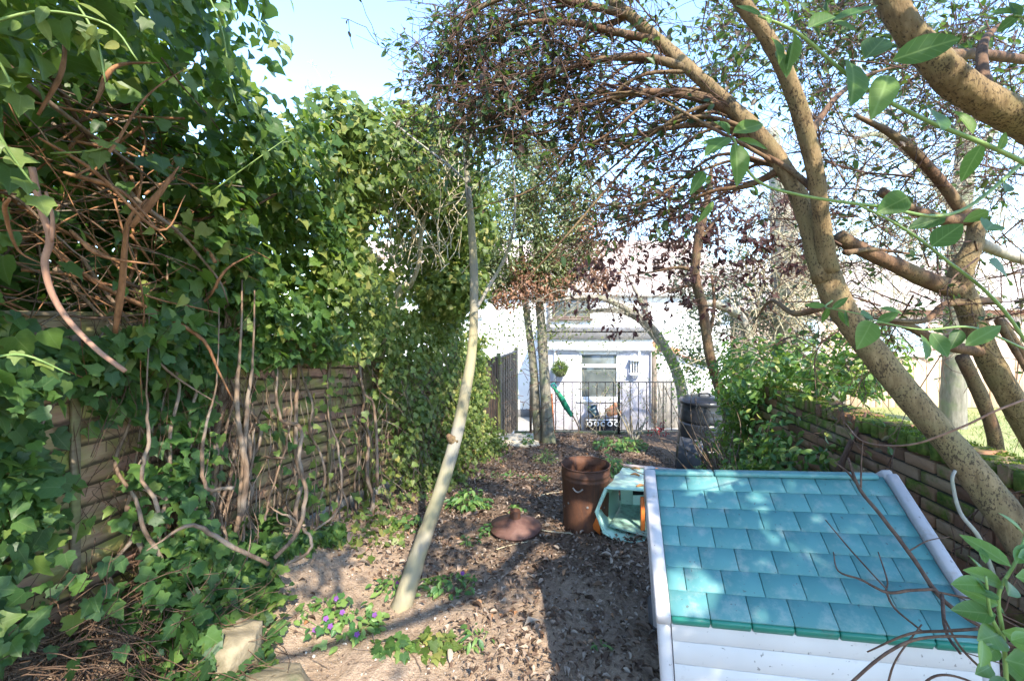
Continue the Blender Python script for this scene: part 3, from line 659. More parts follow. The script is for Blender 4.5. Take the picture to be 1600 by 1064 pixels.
# ------------------------------------------------------------------ playhouse
ph_x = np.array([.968, -.242, .064]); ph_y = unit(np.array([.19, .981, .0])); ph_z = unit(np.cross(ph_x, ph_y)); ph_y = np.cross(ph_z, ph_x); ph_x = unit(ph_x); ph_y = unit(ph_y); ph_z = np.cross(ph_x, ph_y)
RP = np.stack([ph_x, ph_y, ph_z], 1)
PW, PL, PHI = .98, .66, math.radians(31); PD = PL * math.cos(PHI); HE = .74
P0 = np.array([.602, 1.725, .755])
ph_o = P0 - RP @ np.array([-PW / 2, -PD, HE])
ph = thing('playhouse', 'cream plastic playhouse with a teal tiled roof under twigs and dapples', 'playhouse', ph_o)
A = np.eye(4); A[:3, :3] = RP; A[:3, 3] = ph_o; ph.matrix_world = Matrix(A.tolist()); ph['_o'] = [float(a) for a in ph_o]
def plastic(name, cols, rough=.42, dirt=(.16, .14, .11), dt=.60, per=0.):
    m, t, b, out = new_mat(name); co = coords(t)
    c = ramp(t, noise(t, co, 3, 3), cols)
    if per: c = mixc(t, mth(t, 'MULTIPLY', t.nodes.new('ShaderNodeObjectInfo').outputs['Random'], per), c, tuple(a * .6 for a in cols[0][1]))
    c = mixc(t, mth(t, 'MULTIPLY', ramp(t, noise(t, co, 14, 6, .7), [(dt, (0, 0, 0)), (dt + .2, (1, 1, 1))]), .6), c, dirt)
    sp = ramp(t, noise(t, co, 60, 2, .5), [(.70, (0, 0, 0)), (.74, (1, 1, 1))]); c = mixc(t, mth(t, 'MULTIPLY', sp, .6), c, (.05, .045, .04))
    t.links.new(c, b.inputs['Base Color']); setp(b, rough, .4); bump(t, b, noise(t, co, 160, 3), .12, .002); return m
M_teal = plastic('teal_tile', [(.3, (.056, .185, .188)), (.7, (.084, .225, .226))], .55, (.24, .30, .28), .50, per=.14)
M_tealedge = plastic('teal_edge', [(.3, (.012, .14, .10)), (.7, (.02, .17, .125))], .4, (.06, .08, .06), .6)
M_cream = plastic('cream_panel', [(.3, (.46, .44, .43)), (.7, (.55, .53, .515))], .5, (.30, .26, .22), .60)
M_trim = plastic('cream_trim', [(.3, (.34, .32, .325)), (.7, (.44, .42, .42))], .5, (.24, .19, .15), .54)
M_dgrey = plastic('dark_grey_plastic', [(.3, (.06, .06, .065)), (.7, (.10, .10, .105))], .5)
sl_up = np.array([0, math.cos(PHI), math.sin(PHI)]); sl_n = np.array([0, -math.sin(PHI), math.cos(PHI)])
def roof_side(sign):
    rows, tw, rl = 7, PW / 7, PL / 7
    for r in range(rows):
        k0 = 0 if r % 2 == 0 else -.5
        for k in range(8):
            a = max(0, (k + k0) * tw); b_ = min(PW, (k + k0 + 1) * tw)
            if b_ - a < .02: continue
            y0_ = r * rl; tilt = .032
            up2 = unit(sl_up - sl_n * tilt); n2 = np.cross(np.array([1., 0, 0]), up2)
            c = np.array([-PW / 2 + (a + b_) / 2, -PD, HE]) + sl_up * (y0_ + rl * .53) + sl_n * .004
            R = np.stack([np.array([1., 0, 0]), up2, n2], 1)
            m_ = MB(); cbox(m_, c, (b_ - a - .0022, rl * 1.08, .010), R, b=.0022)
            if sign < 0:
                v = m_.v[0]; v[:, 1] *= -1; v[:, 0] *= -1
            m_.build('roof_tile', M_teal, ph, local=True)
    for k in range(7):       # rolled lower edge, one piece per bottom tile
        a, b_ = k * tw, (k + 1) * tw
        c = np.array([-PW / 2 + (a + b_) / 2, -PD, HE]) + sl_up * -.003 + sl_n * -.016
        m_ = MB(); cbox(m_, c, (b_ - a - .003, .022, .038), np.stack([np.array([1., 0, 0]), sl_up, sl_n], 1), b=.008)
        if sign < 0: v = m_.v[0]; v[:, 1] *= -1; v[:, 0] *= -1
        m_.build('eaves_tile', M_tealedge, ph, local=True)
roof_side(1); roof_side(-1)
rz = HE + PL * math.sin(PHI)
m_ = MB()
for s in (1, -1):            # deck under the tiles
    cbox(m_, np.array([0, 0, HE]) + np.array([0, -s * PD / 2, PL / 2 * math.sin(PHI)]) - sl_n * [1, s, 1] * .014, (PW, PL - .01, .012), np.stack([np.array([1., 0, 0]), sl_up * [1, s, 1], np.cross([1., 0, 0], sl_up * [1, s, 1])], 1))
m_.build('roof_deck', M_tealedge, ph, local=True)
for a, b_ in ((-.5, -.215), (-.21, .45)):
    m_ = MB(); cbox(m_, ((a + b_) / 2 * PW / .95, 0, rz + .012), ((b_ - a) * PW / .95, .045, .022), b=.008); m_.build('ridge_cap', M_teal, ph, local=True)
for sx, wd_ in ((-1, .054), (1, .044)):
    for s in (1, -1):
        m_ = MB(); e = np.array([sx * (PW / 2 + wd_ / 2 + .001), -s * (PD + .02), HE - .012]); tt = np.array([sx * (PW / 2 + wd_ / 2 + .001), -s * .004, rz + .008])
        beam(m_, e + [0, 0, .004], tt, .065, wd_, up=(1, 0, 0), b=.007); m_.build('barge_board', M_trim, ph, local=True)
wf = PD - .030
for k in range(8):           # front and back cladding boards
    z0_ = .02 + k * .087
    for s in (-1, 1):
        m_ = MB(); cbox(m_, (0, s * (wf - .006), z0_ + .0435), (PW - .004, .02, .0858), b=.0010); m_.build('cladding_board', M_cream, ph, local=True)
for sx in (-1, 1):
    for k in range(8):
        m_ = MB(); cbox(m_, (sx * (PW / 2 + .012), 0, .02 + k * .087 + .0435), (.02, 2 * wf - .14, .0855), b=.0035); m_.build('cladding_board', M_trim, ph, local=True)
    m_ = MB(); g = np.array([(0, -wf, 0), (0, wf, 0), (0, 0, rz - HE - .03)]) + [sx * (PW / 2 + .003), 0, HE - .02]; g2 = g + [sx * .018, 0, 0]
    m_.add(np.vstack([g, g2]), [(0, 1, 2), (5, 4, 3), (0, 3, 4, 1), (1, 4, 5, 2), (2, 5, 3, 0)]); m_.build('gable', M_trim, ph, local=True)
    for s in (-1, 1):
        m_ = MB(); cbox(m_, (sx * (PW / 2 + .026), s * (wf - .035), .36), (.052, .085, .72), b=.014); m_.build('corner_post', M_trim, ph, local=True)
        m_ = MB(); cbox(m_, (sx * (PW / 2 + .026), s * (wf + .0), .05), (.10, .13, .16), b=.02); m_.build('foot', M_dgrey, ph, local=True)
def on_roof(u, v, lift=.03):    # where the line of sight meets the visible roof slope, lifted off it
    n = RP @ sl_n; d = np.array([(u - U0) / F, 1, -(v - V0) / F]); o = np.array([0, 0, H]); k = np.dot(P0 + n * lift - o, n) / np.dot(d, n); return o + d * k

# ------------------------------------------------------------------ incinerator bin and its lid
def rust_mat(name, cols, dark):
    m, t, b, out = new_mat(name); co = coords(t)
    n1 = noise(t, scaled(t, co, (1, 1, .45)), 5, 6, .65, .8); n2 = noise(t, co, 40, 4, .7)
    c = ramp(t, mth(t, 'ADD', mth(t, 'MULTIPLY', n1, .75), mth(t, 'MULTIPLY', n2, .25)), cols)
    st = noise(t, scaled(t, co, (9, 9, .5)), 3, 4, .6); c = mixc(t, ramp(t, st, [(.5, (0, 0, 0)), (.75, (.8, .8, .8))]), c, dark)
    t.links.new(c, b.inputs['Base Color']); setp(b, .72, .35, .15); bump(t, b, n2, .35, .004); return m
M_rust = rust_mat('rust', [(.30, (.04, .022, .016)), (.48, (.092, .040, .023)), (.62, (.14, .060, .031)), (.75, (.095, .054, .038))], (.06, .035, .028))
M_rustlid = rust_mat('rusty_pink', [(.3, (.075, .034, .025)), (.5, (.125, .062, .047)), (.7, (.17, .095, .075))], (.14, .08, .06))
bc = np.array([.68, 4.2, float(gz(.68, 4.2)) - .01])
inc = thing('incinerator_bin', 'open rusty brown metal garden incinerator bin standing on the leaf litter', 'bin', bc)
m_ = MB(); hb = .575
lathe(m_, [(.200, 0), (.206, .10), (.212, .30), (.2165, .455), (.221, .46), (.221, .472), (.2165, .477), (.219, .50), (.2225, .505), (.2225, .513), (.219, .518), (.222, .572), (.216, .572), (.213, .50), (.205, .2), (.195, .02), (.0, .02)], bc, 40, wob=lambda th: .008 * np.sin(2 * th + .4) + .004 * np.sin(5 * th)); m_.build('drum', M_rust, inc, True)
m_ = MB(); th = np.linspace(0, 2 * math.pi, 41); tube(m_, np.stack([bc[0] + .2225 * (1 + .008 * np.sin(2 * th + .4)) * np.cos(th), bc[1] + .2225 * (1 + .008 * np.sin(2 * th + .4)) * np.sin(th), np.full(41, bc[2] + .575)], -1), .0065, 6, False); m_.build('rim', M_rust, inc, True)
for a in (math.radians(243), math.radians(60)):
    m_ = MB(); ths = np.linspace(a - .20, a + .20, 9); pts = np.stack([bc[0] + .232 * np.cos(ths), bc[1] + .232 * np.sin(ths), bc[2] + .428 - .03 * np.sin(np.linspace(0, math.pi, 9))], -1)
    tube(m_, pts, .0075, 6); m_.build('handle', mat_mix('worn_steel', [(.3, (.25, .20, .17)), (.7, (.38, .33, .29))], 9, .5, metal=.4), inc, True)
for a in np.radians([215, 265, 310, 330, 200]):
    m_ = MB(); r_ = .2145; c_ = bc + [r_ * math.cos(a), r_ * math.sin(a), .24 + .03 * math.sin(7 * a)]
    nn = np.array([math.cos(a), math.sin(a), 0]); lathe(m_, [(.0, .0), (.009, .0005), (.011, -.001)], c_ + nn * .002, 10, frame_from(np.cross([0, 0, 1], nn), nn) @ np.array([[1, 0, 0], [0, 0, -1], [0, 1, 0]]) if False else np.stack([np.cross([0, 0, 1.], nn), np.array([0, 0, 1.]), nn], 1)); m_.build('air_hole', M_felt, inc)
for a in (0.3, 2.4, 4.5):
    m_ = MB(); cbox(m_, bc + [.19 * math.cos(a), .19 * math.sin(a), -.02], (.03, .03, .06)); m_.build('leg', M_rust, inc)
lc = np.array([.03, 4.12, float(gz(.03, 4.12)) + .03])
lid = thing('lid', 'pinkish rusty metal cone lid with a short chimney lying on the soil', 'lid', lc)
Rl = np.array(Matrix.Rotation(.07, 3, 'X') @ Matrix.Rotation(-.05, 3, 'Y'))
m_ = MB(); Rl = np.array(Matrix.Rotation(.03, 3, 'X')); lathe(m_, [(.05, .090), (.052, .088), (.235, .014), (.238, .0), (.232, .0), (.228, .010), (.05, .080)], lc, 40, Rl, wob=lambda th: .004 * np.sin(3 * th)); m_.build('cone', M_rustlid, lid, True)
m_ = MB(); lathe(m_, [(.050, .078), (.047, .155), (.042, .158), (.042, .09), (.0, .085)], lc, 20, Rl); m_.build('chimney', M_rust, lid, True)

# ------------------------------------------------------------------ green fabric box lying on its side
M_mint = plastic('mint_vinyl', [(.3, (.38, .62, .49)), (.7, (.48, .70, .58))], .40, (.16, .17, .11), .60)
M_mintd = plastic('mint_floor', [(.3, (.30, .52, .42)), (.7, (.40, .60, .50))], .35, (.06, .06, .035), .45)
M_orange = plastic('orange_sheet', [(.3, (.62, .14, .025)), (.7, (.72, .20, .04))], .5, (.25, .09, .03), .62)
M_blackf = mat_mix('black_fabric', [(.3, (.006, .006, .007)), (.7, (.012, .012, .013))], 8, .8)
gx = thing('toy_box', 'mint green vinyl box lying open on its side with orange edges', 'box', (1.1, 4.1, float(gz(1.1, 4.0))))
Rf = PP((946, 769, 3.92), (931, 806, 3.92), (943, 838, 3.90), (960, 848, 3.86), (1042, 862, 3.78), (1100, 862, 3.76), (1100, 782, 3.86), (1005, 772, 3.90))
Rb = PP((974, 727, 4.62), (962, 755, 4.62), (966, 782, 4.6), (980, 790, 4.58), (1060, 797, 4.5), (1118, 797, 4.48), (1118, 743, 4.56), (1040, 733, 4.6))
Rf[:, 2] += .035; Rb[:, 2] -= .01; cf, cb = Rf.mean(0), Rb.mean(0)
def wr(p, s): return p + np.random.default_rng(s).normal(size=p.shape) * .006
nR = 9; rings = [wr(Rf * (1 - t_) + Rb * t_, k) for k, t_ in enumerate(np.linspace(0, 1, nR))]
inr = [r_ + (r_.mean(0) - r_) * .05 for r_ in rings]
V = np.vstack(rings + inr); k8 = 8; Fs = []; Fm = []
for r_ in range(nR - 1):
    for k in range(k8):
        a, b_ = r_ * k8 + k, r_ * k8 + (k + 1) % k8
        Fs.append((a, a + k8, b_ + k8, b_)); o_ = nR * k8; Fs.append((o_ + a, o_ + b_, o_ + b_ + k8, o_ + a + k8))
for k in range(k8): Fs.append((k, (k + 1) % k8, nR * k8 + (k + 1) % k8, nR * k8 + k))
m_ = MB(); m_.add(V, Fs); m_.build('shell', M_mint, gx, True)
m_ = MB(); tube(m_, np.vstack([Rf, Rf[:1]]), .011, 6, False); m_.build('front_hem', M_mint, gx, True)
m_ = MB(); tube(m_, np.vstack([Rb[[0, 7, 6]] + [0, 0, .012]]), .016, 6); m_.build('back_hem', mat_mix('grey_hem', [(.3, (.30, .24, .24)), (.7, (.42, .36, .35))], 12, .8), gx, True)
bq = [cb + (q - cb) * .97 + [0, -.02, 0] for q in Rb]
# back panel with a dark opening
bw = np.array([Rb[2][0] + .06, 0, 0]); zz0, zz1 = Rb[3][2] + .0, Rb[0][2]; xl, xr = Rb[1][0] + .02, Rb[5][0] - .02; yb_ = 4.5
m_ = MB(); ox0, ox1, oz0, oz1 = xl + .12, xr - .3, zz0 + .15, zz1 - .05
for a, b_, c_, d_ in ((xl, ox0, zz0, zz1), (ox1, xr, zz0, zz1), (ox0, ox1, zz0, oz0), (ox0, ox1, oz1, zz1)): cbox(m_, ((a + b_) / 2, yb_, (c_ + d_) / 2), (b_ - a, .012, d_ - c_), b=.002)
m_.build('back_panel', M_mint, gx)
m_ = MB(); cbox(m_, ((ox0 + ox1) / 2, yb_ + .03, (oz0 + oz1) / 2), (ox1 - ox0 + .04, .02, oz1 - oz0 + .04)); m_.build('pocket', M_blackf, gx)
fl_ = [Rf[2] * .9 + Rb[2] * .1 + [.03, 0, .02], Rf[4] * .97 + Rb[4] * .03 + [0, 0, .035], Rb[4] + [0, -.03, .035], Rb[2] + [.04, -.03, .02]]
m_ = MB(); m_.add(np.array(fl_), [(0, 1, 2, 3)]); m_.build('floor_panel', M_mintd, gx)
m_ = MB(); q_ = P(1004, 776, 3.97); q2 = P(1004, 838, 3.97); beam(m_, q_, q2, .035, .03, up=(0, 1, 0)); m_.build('divider', M_orange, gx)
m_ = MB(); pts = PP((944, 772, 4.0), (930, 790, 4.02), (924, 800, 4.02), (927, 826, 3.99), (938, 836, 3.95), (936, 806, 4.0)); m_.add(np.vstack([pts, pts + [.004, .02, .0]]), [(0, 1, 2, 5), (5, 2, 3, 4), (6, 11, 8, 7), (11, 10, 9, 8), (0, 6, 7, 1), (1, 7, 8, 2), (2, 8, 9, 3), (3, 9, 10, 4)]); m_.build('side_flap', M_orange, gx)
m_ = MB(); tube(m_, PP((975, 856, 3.83), (1010, 864, 3.8), (1040, 866, 3.78)), .014, 6); m_.build('bottom_hem', M_orange, gx, True)
for k in range(9):
    a = rng.uniform(.1, .9); b_ = rng.uniform(.1, .95); c_ = (Rf[0] * (1 - a) + Rf[6] * a) * (1 - b_) + (Rb[0] * (1 - a) + Rb[6] * a) * b_
    m_ = MB(); d_ = unit(rng.normal(size=3) * [1, .5, 0]); tube(m_, curve([c_ + [0, 0, .012], c_ + d_ * .04 + [0, 0, .024], c_ + d_ * .085 + [0, 0, .014]], 3), [.009, .012, .004], 5)
    m_.build('rust_scrap', mat_mix('orange_scrap', [(.3, (.42, .15, .04)), (.7, (.58, .28, .1))], 12, .8) if k == 0 else bpy.data.materials['orange_scrap'], gx, True)

# ------------------------------------------------------------------ compost bin
cc = np.array([2.94, 7.0, -.46])
M_comp = plastic('compost_black', [(.3, (.012, .013, .016)), (.7, (.022, .024, .03))], .30, (.05, .05, .055), .66)
cb_ = thing('compost_bin', 'tapered black plastic compost bin with lid and sloping hatch by the bushes', 'compost bin', cc)
m_ = MB(); prof = []
for k in range(12):
    z = k * .09; r_ = .41 - .09 * (k / 11) ** 1.1; e_ = .006 * (k in (3, 7)); prof += [(r_, z), (r_ - .0035, z + .04), (r_ - .0068, z + .076), (r_ - .0072 - e_, z + .080), (r_ - .0078 - e_, z + .087)]
lathe(m_, prof[:-3] + [(.30, 1.0)], cc, 40); m_.build('body', M_comp, cb_, True)
m_ = MB(); lathe(m_, [(.345, .985), (.352, 1.0), (.352, 1.03), (.33, 1.055), (.22, 1.095), (.10, 1.105), (.0, 1.105)], cc, 40); m_.build('lid', M_comp, cb_, True)
m_ = MB(); tube(m_, curve([cc + [-.09, -.05, 1.1], cc + [-.06, -.05, 1.14], cc + [.06, -.05, 1.14], cc + [.09, -.05, 1.1]], 4), .016, 6); m_.build('lid_handle', M_comp, cb_, True)
ha = math.radians(222); hn = np.array([math.cos(ha), math.sin(ha), 0]); hx_ = np.array([-hn[1], hn[0], 0])
m_ = MB(); ou = unit(np.array([-hn[0] * .13, -hn[1] * .13, .5])); cbox(m_, cc + hn * .425 + [0, 0, .26], (.36, .50, .05), np.stack([hx_, ou, np.cross(hx_, ou)], 1), b=.02); m_.build('hatch', M_dgrey, cb_)

# hoses, canes, tools, pots
def solo_tube(name, pts, r, mat, label, cat, n=6, k=6, group=None):
    m_ = MB(); tube(m_, curve(pts, k), r, n); return solo(m_, name, mat, label, cat, group, True)
M_hose = mat_mix('blue_hose', [(.3, (.05, .26, .30)), (.7, (.09, .34, .38))], 8, .5)
def gp(x, y, dz=.01): return np.array([x, y, float(gz(x, y)) + dz])
solo_tube('garden_hose', [gp(1.7, 6.75, .02), gp(2.0, 6.62, .035), gp(2.25, 6.5, .02), gp(2.5, 6.38, .03), gp(2.7, 6.2, .02)], .013, M_hose, 'blue-green hose length on the soil beside the compost bin', 'hose')
solo_tube('garden_hose', [gp(1.75, 6.58, .02), gp(2.05, 6.48, .02), gp(2.3, 6.38, .04), gp(2.6, 6.22, .02)], .012, M_hose, 'second thinner hose strand lying nearer the mint green box', 'hose')
t_ = thing('garden_umbrella', 'furled green parasol leaning on the twin trunked tree by the railing', 'umbrella', gp(1.12, 9.3))
m_ = MB(); tube(m_, curve([gp(1.16, 9.3), P(905, 672, 9.25), P(890, 640, 9.2)], 4), .016, 6); m_.build('pole', M_wood, t_, True)
m_ = MB(); tube(m_, curve(PP((893, 650, 9.2), (882, 630, 9.15), (870, 612, 9.1), (864, 604, 9.05)), 5), [.03, .055, .06, .05, .03, .02], 9, lump=.18, rng=rng); m_.build('canopy', mat_mix('green_cloth', [(.3, (.01, .16, .09)), (.7, (.02, .26, .14))], 9, .8), t_, True)
m_ = MB(); tube(m_, curve(PP((864, 606, 9.05), (861, 602, 9.03), (866, 599, 9.03), (870, 606, 9.05)), 4), .016, 6); m_.build('hook', mat_mix('teal_band', [(.3, (.01, .16, .16)), (.7, (.02, .22, .2))], 5, .5), t_, True)
solo_tube('orange_cane', [gp(.86, 9.25), P(864, 650, 9.2), P(862, 615, 9.15)], .018, mat_mix('orange_paint', [(.3, (.62, .17, .05)), (.7, (.70, .24, .09))], 7, .6), 'orange cane propped against the twin trunked tree', 'cane')
t_ = thing('plant_pot', 'empty shallow black plastic pot behind the rusty bin', 'pot', gp(.83, 5.95))
m_ = MB(); c_ = gp(.83, 5.95, -.01); lathe(m_, [(0, .0), (.09, 0), (.12, .13), (.108, .13), (.085, .02), (0, .02)], c_, 20); m_.build('body', M_blk, t_, True)
m_ = MB(); lathe(m_, [(.116, .118), (.13, .12), (.13, .142), (.112, .142), (.112, .12)], c_, 20); m_.build('rim', M_blk, t_)
# boulders by the camera
M_rock = mat_mix('sandstone', [(.30, (.07, .075, .035)), (.45, (.17, .14, .085)), (.6, (.27, .22, .14)), (.75, (.33, .26, .16))], 6, .95, bmp=1.0, bdist=.015, bscale=14)
def boulder(c, s, seed, label):
    r_ = np.random.default_rng(seed); th = np.linspace(0, 2 * math.pi, 49)[:-1]; ph_ = np.linspace(-.5 * math.pi, .5 * math.pi, 25); V = []
    for p in ph_:
        for t in th: V.append((math.cos(p) * math.cos(t), math.cos(p) * math.sin(t), math.sin(p)))
    V = np.array(V); V *= 1 + .10 * wnoise(V, .4, seed)[:, None]
    for q in range(16):          # split faces: cut by random planes
        nn = unit(r_.normal(size=3) * [1, 1, 1.3]); dd = r_.uniform(.55, .85); ex = np.maximum(V @ nn - dd, 0); V = V - ex[:, None] * nn * .97
    V *= 1 + .025 * wnoise(V, 1.3, seed + 1)[:, None] + .006 * r_.normal(size=(len(V), 1))
    i = (np.arange(24)[:, None] * 48); j = np.arange(48)[None]; Q = np.stack([i + j, i + (j + 1) % 48, i + 48 + (j + 1) % 48, i + 48 + j], -1).reshape(-1, 4)
    m_ = MB(); m_.add((V * s) @ rotz(seed * .7).T + c, Q); solo(m_, 'boulder', M_rock, label, 'boulder', 'boulders at the foot of the ivy', True)
boulder(np.array([-1.13, 2.16, .05]), np.array([.20, .27, .20]), 3, 'warm tan boulder half in the soil nearest the camera')
boulder(np.array([-1.45, 2.28, .13]), np.array([.27, .24, .21]), 5, 'larger greyer boulder under the ivy leaves')
# ------------------------------------------------------------------ vegetation materials
IVY = [T_ivy(1), T_ivy(2), T_ivy(3), T_ivy(4)]; HEART = [T_heart(1), T_heart(2, .85), T_ivy(5)]
OVAL = [T_oval(.55), T_oval(.48, .14, .22)]
SMALL = [T_small(.5), T_small(.42, .16, .2)]
LANCE = [T_lance(.34, 6, .30, .16), T_lance(.30, 6, .18, .22, 2), T_lance(.42, 6, .22, .12, 3)]
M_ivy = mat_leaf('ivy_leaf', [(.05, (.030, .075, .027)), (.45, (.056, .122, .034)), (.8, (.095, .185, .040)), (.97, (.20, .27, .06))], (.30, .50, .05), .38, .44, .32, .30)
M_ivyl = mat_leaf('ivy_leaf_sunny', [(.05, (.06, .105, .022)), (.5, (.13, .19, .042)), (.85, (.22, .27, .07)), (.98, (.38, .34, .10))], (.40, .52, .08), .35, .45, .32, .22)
M_bay = mat_leaf('bay_leaf', [(.05, (.06, .09, .025)), (.5, (.14, .17, .055)), (.9, (.24, .25, .10))], (.35, .42, .08), .3, .38, .5, 0)
M_dead = mat_leaf('dry_leaf', [(.05, (.18, .085, .05)), (.5, (.32, .17, .10)), (.95, (.45, .28, .18))], (.5, .25, .12), .25, .7, .2, 0)
M_purple = mat_leaf('withered_leaf', [(.05, (.035, .018, .020)), (.5, (.075, .036, .036)), (.95, (.14, .075, .06))], (.2, .06, .05), .2, .7, .2, 0)
M_crown = mat_leaf('crown_leaf', [(.0, (.05, .024, .020)), (.28, (.085, .042, .030)), (.36, (.022, .060, .020)), (.7, (.04, .095, .03)), (1, (.08, .15, .04))], (.25, .42, .06), .32, .45, .4, .0)
M_big = mat_leaf('big_leaf', [(.05, (.022, .075, .026)), (.5, (.065, .15, .032)), (.95, (.14, .235, .055))], (.35, .55, .05), .40, .5, .28, .5, (.26, .36, .13))
M_bush = mat_leaf('bush_leaf', [(.05, (.030, .09, .035)), (.45, (.085, .19, .042)), (.9, (.19, .31, .065)), (1, (.5, .5, .12))], (.4, .6, .06), .36, .36, .4, .4)
M_weed = mat_leaf('weed_leaf', [(.05, (.05, .15, .05)), (.5, (.11, .23, .06)), (.95, (.22, .33, .08))], (.4, .6, .1), .35, .45, .4, .2)
M_ivyh = mat_leaf('ivy_leaf_upper', [(.05, (.030, .075, .022)), (.45, (.070, .140, .030)), (.8, (.125, .215, .040)), (.97, (.30, .33, .08))], (.38, .55, .05), .44, .42, .34, .22)
M_petal = mat_leaf('violet_petal', [(.1, (.16, .05, .24)), (.9, (.27, .09, .34))], (.5, .15, .6), .3, .6, .3, 0)
M_twig = mat_bark('twig_bark', (.055, .030, .022), (.16, .095, .065), scale=40, bmp=.3)
M_vine = mat_bark('vine_bark', (.075, .047, .032), (.235, .16, .105), (.20, .16, .125), 6, scale=30, bmp=.8)
M_tangle = mat_bark('tangle_bark', (.11, .048, .022), (.36, .18, .088), scale=26, bmp=.7)
M_dark = mat_bark('dark_stem', (.05, .03, .02), (.15, .09, .055), scale=30, bmp=.6)
M_pink = mat_bark('bare_stem', (.20, .105, .07), (.34, .20, .14), scale=30, bmp=.3)
M_pale = mat_bark('pale_bark', (.30, .24, .15), (.52, .44, .30), (.40, .36, .24), 5, scale=30, bmp=.5)
M_mott = mat_bark('mottled_bark', (.105, .068, .032), (.29, .205, .105), (.19, .145, .07), 9, fleck=(.045, .030, .018), scale=30, bmp=.9)
M_mottd = mat_bark('brown_limb_bark', (.075, .042, .025), (.20, .115, .065), (.16, .115, .06), 6, fleck=(.05, .03, .02), scale=20, bmp=.7)
M_young = mat_bark('young_trunk', (.15, .13, .085), (.34, .295, .185), (.22, .205, .17), 3, scale=12, bmp=.25, moss=(.30, .265, .15))
M_grey = mat_bark('grey_bark', (.20, .175, .14), (.42, .38, .32), scale=18, bmp=.8, moss=(.24, .25, .15))
M_baybark = mat_bark('grey_green_bark', (.11, .10, .075), (.26, .235, .18), scale=18, bmp=.7, moss=(.15, .17, .09))
M_green = mat_mix('green_shoot', [(.3, (.12, .20, .05)), (.7, (.20, .28, .08))], 12, .5)

def rleaf(n, out, rng, spread=.6, upb=.35, drop=.7):
    out = np.broadcast_to(np.asarray(out, float), (n, 3))
    nr = unit(out + rng.normal(size=(n, 3)) * spread + [0, 0, upb]); tp = unit(rng.normal(size=(n, 3)) * .6 + [0, 0, -drop] + out * .2)
    return nr, tp
def Tb(mb, pts, r, n=4, cap=False): tube(mb, pts, r, n, cap)

# ------------------------------------------------------------------ ivy over the near fence
rng = np.random.default_rng(21)
ivy = thing('ivy_hedge', 'huge dark ivy mass with a brown stem tangle towering over the slat fence', 'ivy', fp(2.2, 0, .3))
def hpt(y, off, z): return np.stack([fence_x(y) + FNRM[0] * off, y + FNRM[1] * off, z], -1)
def topz(y): return np.interp(y, [0.6, 1.4, 2.2, 2.75, 3.05, 3.4, 3.7], [3.3, 3.6, 3.9, 3.85, 3.45, 3.2, 2.9])
def overhang(y, z): return (.30 + .60 * sstep(2.3, 1.2, y)) * sstep(2.15, 3.0, z)
def cavity(y, z): return ((y - 2.02) / .50) ** 2 + ((z - 2.42) / .62) ** 2
Lp, Ln, Lt, Ls = [], [], [], []
def push(p, nr, tp, s): Lp.append(p); Ln.append(nr); Lt.append(tp); Ls.append(s)
def ivy_leaves():            # lobed leaves below, heart shaped ones on the flowering shoots above; a few yellowed
    p, a, t_, s_ = (np.concatenate(q) for q in (Lp, Ln, Lt, Ls)); s_ = s_ * np.random.default_rng(4).uniform(.55, 1.15, len(s_)); up = p[:, 2] + np.random.default_rng(5).normal(size=len(p)) * .25 > 1.95
    foliage(ivy, HEART, p[up], a[up], t_[up], s_[up], M_ivyh, 150, seed=1); foliage(ivy, IVY, p[~up], a[~up], t_[~up], s_[~up], M_ivy, 150, seed=2)
# outer skin above
n = 9500; y = rng.uniform(.95, 3.75, n); z = rng.uniform(1.55, 4.1, n)
cl = wnoise(np.stack([y, 0 * y, z], -1), 1.0, 7)
keep = (z < topz(y) + .12 * cl) & (rng.random(n) < np.where(cavity(y, z) < 1, .05 + .10 * (z > 2.8) + .12 * (y < 1.72), 1.0)) & (cl + rng.normal(size=n) * .35 > -.75)
y, z, cl = y[keep], z[keep], cl[keep]; n = len(y)
off = .17 + .16 * cl + overhang(y, z) + np.abs(rng.normal(size=n)) * .09
nr, tp = rleaf(n, FNRM, rng, .55, .45); push(hpt(y, off, z), nr, tp, rng.uniform(.055, .105, n))
# depth of the mass behind the skin
n = 8000; y = rng.uniform(.9, 3.75, n); z = rng.uniform(1.2, 4.0, n); k = (z < topz(y)) & ~((cavity(y, z) < 1) & (rng.random(n) < .55)); y, z = y[k], z[k]; n = len(y)
off = rng.uniform(-.75, .15, n) + overhang(y, z) * rng.uniform(0, 1, n) - .25 * (cavity(y, z) < 1); k = (off < -.02) | (z > 1.95); y, z, off = y[k], z[k], off[k]; n = len(y)
nr, tp = rleaf(n, FNRM, rng, .8, .3); push(hpt(y, off, z), nr, tp, rng.uniform(.08, .13, n))
n = 4200; y = rng.uniform(1.0, 3.9, n); z = rng.uniform(1.5, 3.6, n); k = z < topz(y) - .1; y, z = y[k], z[k]; n = len(y); nr, tp = rleaf(n, FNRM, rng, .6, .2); push(hpt(y, rng.uniform(-.95, -.45, n), z), nr, tp, rng.uniform(.10, .16, n))
